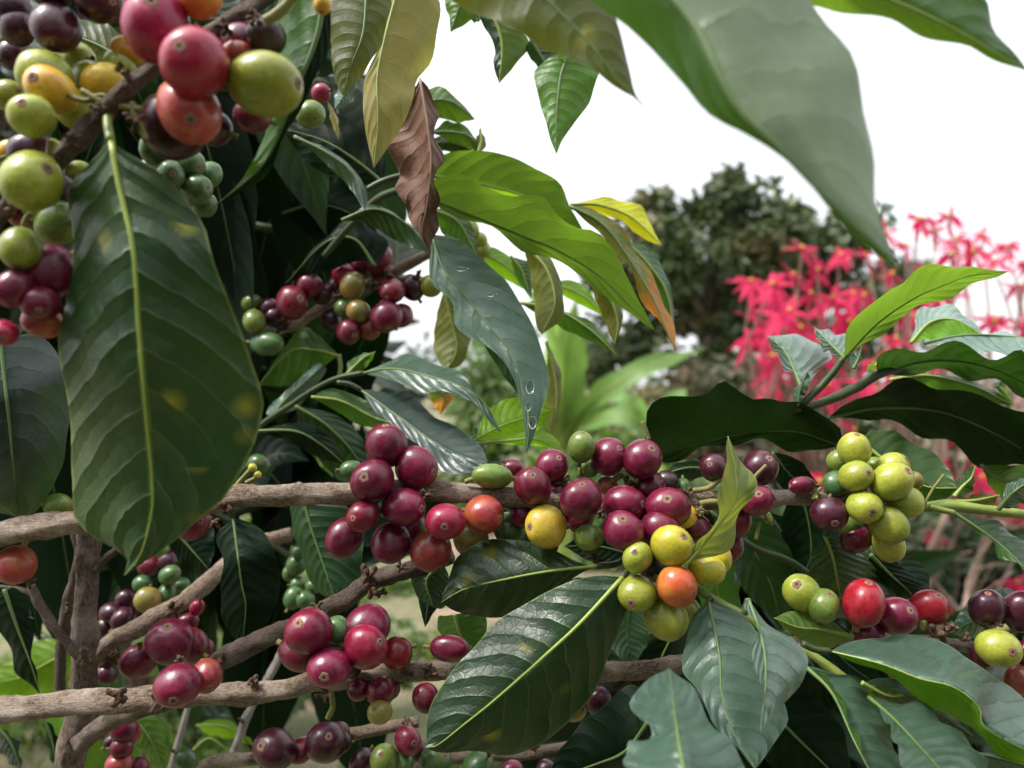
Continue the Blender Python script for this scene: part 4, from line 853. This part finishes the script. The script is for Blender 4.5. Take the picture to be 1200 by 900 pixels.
CG = crown_mat('shrub_crown', (.045,.090,.022), (.085,.140,.035), (.13,.15,.05), (.18,.32,.03), .3, 4)
CR = crown_mat('rust_shrub_crown', (.07,.09,.03), (.12,.10,.05), (.30,.12,.06), (.25,.22,.05), .3, 3.5)
CD = crown_mat('dark_shrub_crown', (.014,.030,.012), (.035,.060,.020), (.05,.075,.03), (.07,.14,.02), .2, 4)
bush('garden_shrub', 'round green shrub with rust-tipped leaves behind the banana plant', 'shrub', G(700, 6), [B(700,570,60,6), B(740,545,45,6), B(660,590,60,6), B(770,590,60,6), B(720,620,70,5.8)], 2600, .14, CG, trunk=.03, seed=11)
bush('garden_shrub', 'rusty shrub tops above the broad dark leaf', 'shrub', G(700, 7), [B(715,500,30,7), B(690,500,24,7), B(745,470,26,7.2), B(700,535,40,7)], 900, .13, CR, trunk=.03, seed=12)
bush('garden_shrub', 'pale green shrub behind the grey-green leaves in the centre', 'shrub', G(585, 7), [B(580,470,50,7), B(560,430,35,7), B(610,520,60,7), B(600,400,30,7.5), B(540,540,50,7)], 2000, .14, CG, trunk=.03, seed=13)
bush('garden_shrub', 'dark shrub left of the red bush under the olive tree', 'shrub', G(850, 8), [B(860,470,55,8), B(800,490,60,8), B(900,500,60,8), B(930,530,60,8), B(830,540,70,8)], 2400, .17, crown_mat('brownish_crown', (.03,.04,.018), (.07,.06,.03), (.20,.11,.08), (.10,.12,.03), .2, 3), trunk=.04, seed=14)
bush('garden_shrub', 'dark low shrub under the tangle of dry stems at the right', 'shrub', G(1150, 3.6), [B(1120,690,70,3.6), B(1180,670,70,3.6), B(1060,720,70,3.6), B(1230,720,80,3.6), B(1140,640,50,3.8), B(1040,640,50,4.4), B(1210,620,60,4.4), B(1100,610,50,4.8)], 5200, .10, CD, trunk=.02, seed=15)
bush('garden_shrub', 'small green shrub low behind the two lower branches', 'shrub', G(500, 5), [B(490,715,45,5), B(450,700,40,5), B(540,730,45,5), B(430,740,40,5), B(580,700,40,5.2)], 1700, .10, CG, trunk=.02, seed=16)
bush('garden_shrub', 'shrub between the main and lower branches at the left', 'shrub', G(240, 3.4), [B(250,700,40,3.4), B(200,690,50,3.4), B(300,690,45,3.4), B(150,700,60,3.4)], 1300, .08, CG, trunk=.015, seed=17)
# ------------------------------------------------------------------ banana plants
def banana(label, px, d, leaves, seed):
    o = empty('banana_plant', G(px, d), label, 'banana plant', 'banana plants')
    top = P(px, 545, d)
    tube('pseudostem', [G(px, d), G(px, d).lerp(top, .5), top], [.11, .095, .06], RIB, o, 12, .08, 12)
    for s, w in leaves:
        q = xy(s); pts = [P(x, y, d + .25 * math.sin(i * 1.3 + seed)) for i, (x, y) in enumerate(q)]
        leaf3(o, 'banana', pts, w * d / F, Vector((rnd.uniform(-.3,.3), -1, .5)).normalized(), .2, (.015, 4, 0), 20, .016)
banana('banana plant with one upright leaf and long arching leaves left of centre', 652, 4.6, [('655,545 658,480 664,420 676,345', 58), ('648,545 668,500 705,462 760,430 828,408', 30), ('640,540 628,490 612,450 590,430', 46), ('655,550 672,505 700,488 745,492 765,520', 34), ('650,520 655,430 640,370 610,330', 52)], 1)
banana('smaller banana plant behind, its leaves just above the rusty shrub', 770, 5.6, [('772,545 780,500 790,470 805,455', 40), ('768,545 760,500 735,470 700,458', 32), ('772,540 800,510 840,500', 34)], 2)
# ------------------------------------------------------------------ poinsettia
STEMM = simple('woody_tan_stem', (.19,.125,.095), (.30,.21,.165), 40, .7, .3, .003, .2)
BRACT, nt = new_mat('red_bract'); n_ = N(nt)
tc = n_('ShaderNodeTexCoord'); oi = n_('ShaderNodeObjectInfo'); geo = n_('ShaderNodeNewGeometry')
cb = n_.mix(geo.outputs['Random Per Island'], (.38,.004,.045), (.60,.035,.110))
cb = n_.mix(n_.ramp(n_.noise(tc.outputs['Object'], 45, 3), [(.4,0.),(.7,.6)]), cb, (.25,.006,.03))
pb = n_('ShaderNodeBsdfPrincipled'); n_.l(cb, pb.inputs['Base Color']); pb.inputs['Roughness'].default_value = .6; pb.inputs['Specular IOR Level'].default_value = .15
tr = n_('ShaderNodeBsdfTranslucent'); tr.inputs[0].default_value = (.80,.030,.16,1)
ms = n_('ShaderNodeMixShader'); ms.inputs[0].default_value = .36; n_.l(pb.outputs[0], ms.inputs[1]); n_.l(tr.outputs[0], ms.inputs[2]); n_.l(ms.outputs[0], n_('ShaderNodeOutputMaterial').inputs[0])
CYATH = simple('flower_centre', (.45,.35,.03), (.55,.25,.03), 60, .6, .2, .002)
def poinsettia_head(parent, c, size, r):
    V, Fc = [], []
    face = Vector((r.uniform(-.8,.8), r.uniform(-1.2,-.1), r.uniform(.1,.9))).normalized()
    x = face.orthogonal().normalized(); y = face.cross(x)
    nb = r.randint(11, 17)
    for i in range(nb):
        a = 6.283 * i / nb + r.uniform(-.2,.2); L = size * r.uniform(.55, 1.1) * (1 if i % 2 else .75)
        go = (x * math.cos(a) + y * math.sin(a) + face * r.uniform(-.45,.45)).normalized()
        s = go.cross(face).normalized() * L * r.uniform(.09,.145); dr = Vector((0,0,-1)) * L * r.uniform(.1,.6)
        k = len(V); prev = None
        for j, (t, w) in enumerate(((.06,.25),(.28,.75),(.48,1.),(.75,.5),(1.,.03))):
            p = c + go * L * t + dr * t * t
            V += [p - s * w, p + face * L * .03 * (1 if j % 2 else -.3), p + s * w]
        for j in range(4):
            q = k + j * 3
            Fc += [(q, q+1, q+4, q+3), (q+1, q+2, q+5, q+4)]
    return mesh_obj('flower_head', V, Fc, BRACT, parent, c)
PO = empty('poinsettia_bush', G(1040, 3.0), 'tall red-flowering bush with pale woody stems at the right', 'flowering bush')
heads = '''1078,258 1112,254 1095,272 1060,288 940,292 930,322 905,334 958,318 985,300 1045,322 1082,318 1115,300 1140,296 1163,308 1192,335 1130,325 1100,348
915,372 938,385 895,405 960,372 995,378 920,412 958,402 905,432 940,436 985,412 1025,425 1050,398 1165,378 1205,385 1010,452 900,455 935,520 1000,505 1060,500 1105,552 1150,560 1128,588 1168,592 1085,440 1195,470 1112,712 1192,683 960,565 1040,545 945,480 1210,600 1125,510 880,330 1095,630 1012,348 1068,372 890,375 1015,300 1035,275 900,350 950,345 975,350 925,365 880,395 945,395 975,395 1000,345 960,420 905,418 930,448 970,452 1030,360 1045,450 1180,290 1205,310 1150,275 1120,282 1060,425 985,470'''.split()
rp = random.Random(21)
hubs = [P(1010,600,3.1), P(1060,560,3.0), P(1110,600,2.9), P(970,600,3.2), P(1160,610,3.0)]
for i, hb in enumerate(hubs):
    b = G(1040 + 18 * (i - 2), 3.0)
    tube('stem', [b, b.lerp(hb, .5) + Vector((rp.uniform(-.06,.06), rp.uniform(-.06,.06), 0)), hb], [.017, .014, .011], STEMM, PO, 8, .15, 14)
for i, h in enumerate(heads):
    px, py = map(float, h.split(',')); d = rp.uniform(2.6, 3.4)
    c = P(px, py, d)
    hd = poinsettia_head(PO, c, rp.uniform(.082, .125), rp)
    vv, ff, uu = tube_geo([c, c + Vector((0, -.006, .006)), c + Vector((0, -.011, .011))], [.004, .009, .004], 7)
    mesh_obj('flower_centre', vv, ff, CYATH, hd, c, uu)
    cm = [Vector((rp.gauss(0,.006), rp.gauss(0,.006), rp.gauss(0,.006))) + c for _ in range(3)]
    if py < 480 or rp.random() < .5:
        hb = min(hubs, key=lambda q: abs(q.x - c.x) + abs(q.y - c.y) * .3)
        mid = hb.lerp(c, rp.uniform(.4,.7)) + Vector(((c.x - hb.x) * .3 + rp.uniform(-.05,.05), rp.uniform(-.05,.05), -.04))
        tube('branch', [hb, mid, c], [.009, .006, .0035], STEMM, PO, 7, .2, 12)
V, Fc = leafcloud([B(980,520,60,3.3), B(1060,520,60,3.3), B(1150,520,60,3.3), B(1200,480,50,3.4), B(930,560,40,3.3)], 420, .11, .4, 31)
mesh_obj('foliage', V, Fc, CD, PO, V[0], smooth=False)
DB = empty('dry_brush', G(1110, 2.6), 'tangle of bare brownish stems below the red bush', 'dry stems')
rq = random.Random(4)
for i in range(20):
    x0, y0 = rq.uniform(1030, 1230), rq.uniform(720, 800); a = rq.gauss(1.57, .75); L = rq.uniform(90, 200)
    x1, y1 = x0 + math.cos(a) * L * .5 + rq.gauss(0, 12), y0 - abs(math.sin(a)) * L * .5 + rq.gauss(0, 12)
    x2, y2 = x0 + math.cos(a) * L + rq.gauss(0, 22), y0 - abs(math.sin(a)) * L + rq.gauss(0, 18)
    w = rq.uniform(1.2, 3.4); dd = rq.uniform(2.3, 3.0)
    ptube('stem', '%f,%f %f,%f %f,%f' % (x0, y0, x1, y1, x2, y2), [dd, dd + rq.uniform(-.15, .15), dd + rq.uniform(-.3, .3)], [w, w * .8, w * .4], rq.choice((STEMM, BARKD, BARKD, BARKE)), DB, 7, .3, 16)
    if rq.random() < .6:
        b = rq.uniform(0, 3.1); M = L * .4
        ptube('stem', '%f,%f %f,%f %f,%f' % (x1, y1, x1 + math.cos(b) * M * .5 + rq.gauss(0,6), y1 - math.sin(b) * M * .5, x1 + math.cos(b) * M, y1 - math.sin(b) * M + rq.gauss(0,8)), dd, [w * .6, w * .5, w * .25], BARKD, DB, 6, .3, 12)
# ------------------------------------------------------------------ ground, far wood, weeds
SOIL, nt = new_mat('soil'); n_ = N(nt); tc = n_('ShaderNodeTexCoord'); co = tc.outputs['Object']
a1 = n_.noise(co, 1.3, 6, .65); a2 = n_.noise(co, 11, 6, .7)
col = n_.mix(n_.ramp(a2, [(.35,0.),(.65,1.)]), (.13,.085,.055), (.26,.19,.13))
col = n_.mix(n_.ramp(a1, [(.40,0.),(.54,.85)]), col, (.075,.100,.030))
bp = n_('ShaderNodeBump'); bp.inputs['Strength'].default_value = .7; bp.inputs['Distance'].default_value = .04; n_.l(a2, bp.inputs['Height'])
pb = n_('ShaderNodeBsdfPrincipled'); n_.l(col, pb.inputs['Base Color']); pb.inputs['Roughness'].default_value = .9; n_.l(bp.outputs[0], pb.inputs['Normal']); n_.l(pb.outputs[0], n_('ShaderNodeOutputMaterial').inputs[0])
V, Fc = [], []; nx, ny = 60, 60
for j in range(ny + 1):
    y = -30 + 430 * (j / ny) ** 2.2
    for i in range(nx + 1):
        x = (i / nx - .5) * (80 + 3 * max(0, y))
        V.append((x, y, .05 * noise.noise(Vector((x * .6, y * .6, 0))) if abs(y) < 20 else 0))
for j in range(ny):
    for i in range(nx):
        a = j * (nx + 1) + i; Fc.append((a, a + 1, a + nx + 2, a + nx + 1))
tag(mesh_obj('ground', V, Fc, SOIL, None, (0,0,0)), kind='structure')
bush('garden_shrub', 'low weedy shrub on the soil beyond the upright stem', 'shrub', G(330, 2.9), [B(330,790,45,2.9), B(270,830,50,2.9), B(400,770,40,3), B(220,780,40,3), B(460,760,40,3.1)], 900, .06, CG, trunk=.01, seed=18)
r = random.Random(77); V, Fc = [], []
for i in range(5200):
    y = r.uniform(1.8, 9); x = r.uniform(-.75, .75) * y
    if noise.noise(Vector((x * 1.1, y * 1.1, 3))) < .02: continue
    for k in range(5):
        a = r.uniform(0, 6.28); L = r.uniform(.05,.16); g = Vector((math.cos(a) * .6, math.sin(a) * .6, 1)).normalized()
        s = g.cross(Vector((0,0,1))).normalized() * L * .14; p = Vector((x + r.gauss(0,.03), y + r.gauss(0,.03), -.01)); k0 = len(V)
        V += [p - s * .4, p + s * .4, p + g * L * .6 + s, p + g * L + Vector((g.x, g.y, -.4)) * L * .3, p + g * L * .6 - s]
        Fc.append((k0, k0+1, k0+2, k0+3, k0+4))
tag(mesh_obj('weeds', V, Fc, crown_mat('weed_leaf', (.06,.10,.02), (.12,.17,.04), (.20,.17,.07), (.2,.32,.03), .3, 3), None, (0,3,0), smooth=False), 'low green weeds scattered over the brown soil', 'weeds', kind='stuff')
r = random.Random(5); bl = []
for i in range(46):
    x = -70 + i * 3.2; bl.append((Vector((x + r.uniform(-1,1), 42 + r.uniform(-3,3), r.uniform(.6,1.6))), r.uniform(1.8, 2.8)))
V, Fc = leafcloud(bl, 16000, .55, .2, 9)
tag(mesh_obj('far_wood', V, Fc, crown_mat('far_wood_leaf', (.020,.038,.016), (.045,.065,.025), (.06,.07,.03), (.06,.12,.02), .2, .3), None, (0,42,0), smooth=False), 'distant low wood closing the view', 'wood', kind='stuff')

# ------------------------------------------------------------------ light, sky, camera
EL_, AZ = math.radians(56), math.radians(-105)      # sun behind thin cloud, high, to the left
w = bpy.data.worlds.new('World'); sc.world = w; w.use_nodes = True
nt = w.node_tree; nt.nodes.clear(); n_ = N(nt)
sky = n_('ShaderNodeTexSky', sky_type='NISHITA'); sky.sun_disc = False; sky.sun_elevation = EL_; sky.sun_rotation = AZ; sky.dust_density = 3; sky.air_density = 1
tc = n_('ShaderNodeTexCoord')
cl = n_.noise(tc.outputs['Generated'], 2.2, 5, .55)
cloud = n_.mix(cl, (8.2,8.6,9.2), (12.5,12.6,12.8))
spz = n_('ShaderNodeSeparateXYZ'); n_.l(tc.outputs['Generated'], spz.inputs[0])
up = n_.math('ADD', .85, n_.math('MULTIPLY', n_.math('MAXIMUM', spz.outputs[2], 0), .45))     # overcast sky: three to four times brighter overhead than at the horizon
dt = n_('ShaderNodeVectorMath', operation='DOT_PRODUCT'); n_.l(tc.outputs['Generated'], dt.inputs[0])
dt.inputs[1].default_value = (math.sin(AZ) * math.cos(EL_), math.cos(AZ) * math.cos(EL_), math.sin(EL_))
glow = n_.math('MULTIPLY', n_.math('POWER', n_.math('MAXIMUM', dt.outputs['Value'], 0), 7), 3.4)     # cloud brightest round the veiled sun
cloud = n_.mix(1., cloud, n_.math('ADD', up, glow), 'MULTIPLY')
bg = n_('ShaderNodeBackground'); n_.l(n_.mix(.82, sky.outputs[0], cloud), bg.inputs[0]); bg.inputs[1].default_value = .05
n_.l(bg.outputs[0], n_('ShaderNodeOutputWorld').inputs[0])
sl = bpy.data.lights.new('sun', 'SUN'); sl.energy = 1.5; sl.angle = math.radians(10); sl.color = (1, .95, .88)
so = bpy.data.objects.new('sun', sl); C.objects.link(so)
sd = Vector((math.sin(AZ) * math.cos(EL_), math.cos(AZ) * math.cos(EL_), math.sin(EL_)))
so.rotation_euler = sd.to_track_quat('Z', 'Y').to_euler(); so.location = sd * 20
cam = bpy.data.cameras.new('camera'); co_ = bpy.data.objects.new('camera', cam); C.objects.link(co_)
co_.location = (0, 0, CZ); co_.rotation_euler = (math.radians(90), 0, 0)
cam.sensor_width = 36; cam.lens = 36 * F / 1200; cam.clip_start = .01; cam.clip_end = 2000
cam.dof.use_dof = True; cam.dof.focus_distance = .275; cam.dof.aperture_fstop = 11.0
sc.camera = co_
sc.view_settings.view_transform = 'Standard'; sc.view_settings.look = 'None'; sc.view_settings.gamma = 1; sc.view_settings.exposure = 1.68; sc.view_settings.use_curve_mapping = False
sc.cycles.max_bounces = 7; sc.cycles.diffuse_bounces = 4; sc.cycles.transmission_bounces = 5; sc.cycles.use_denoising = True
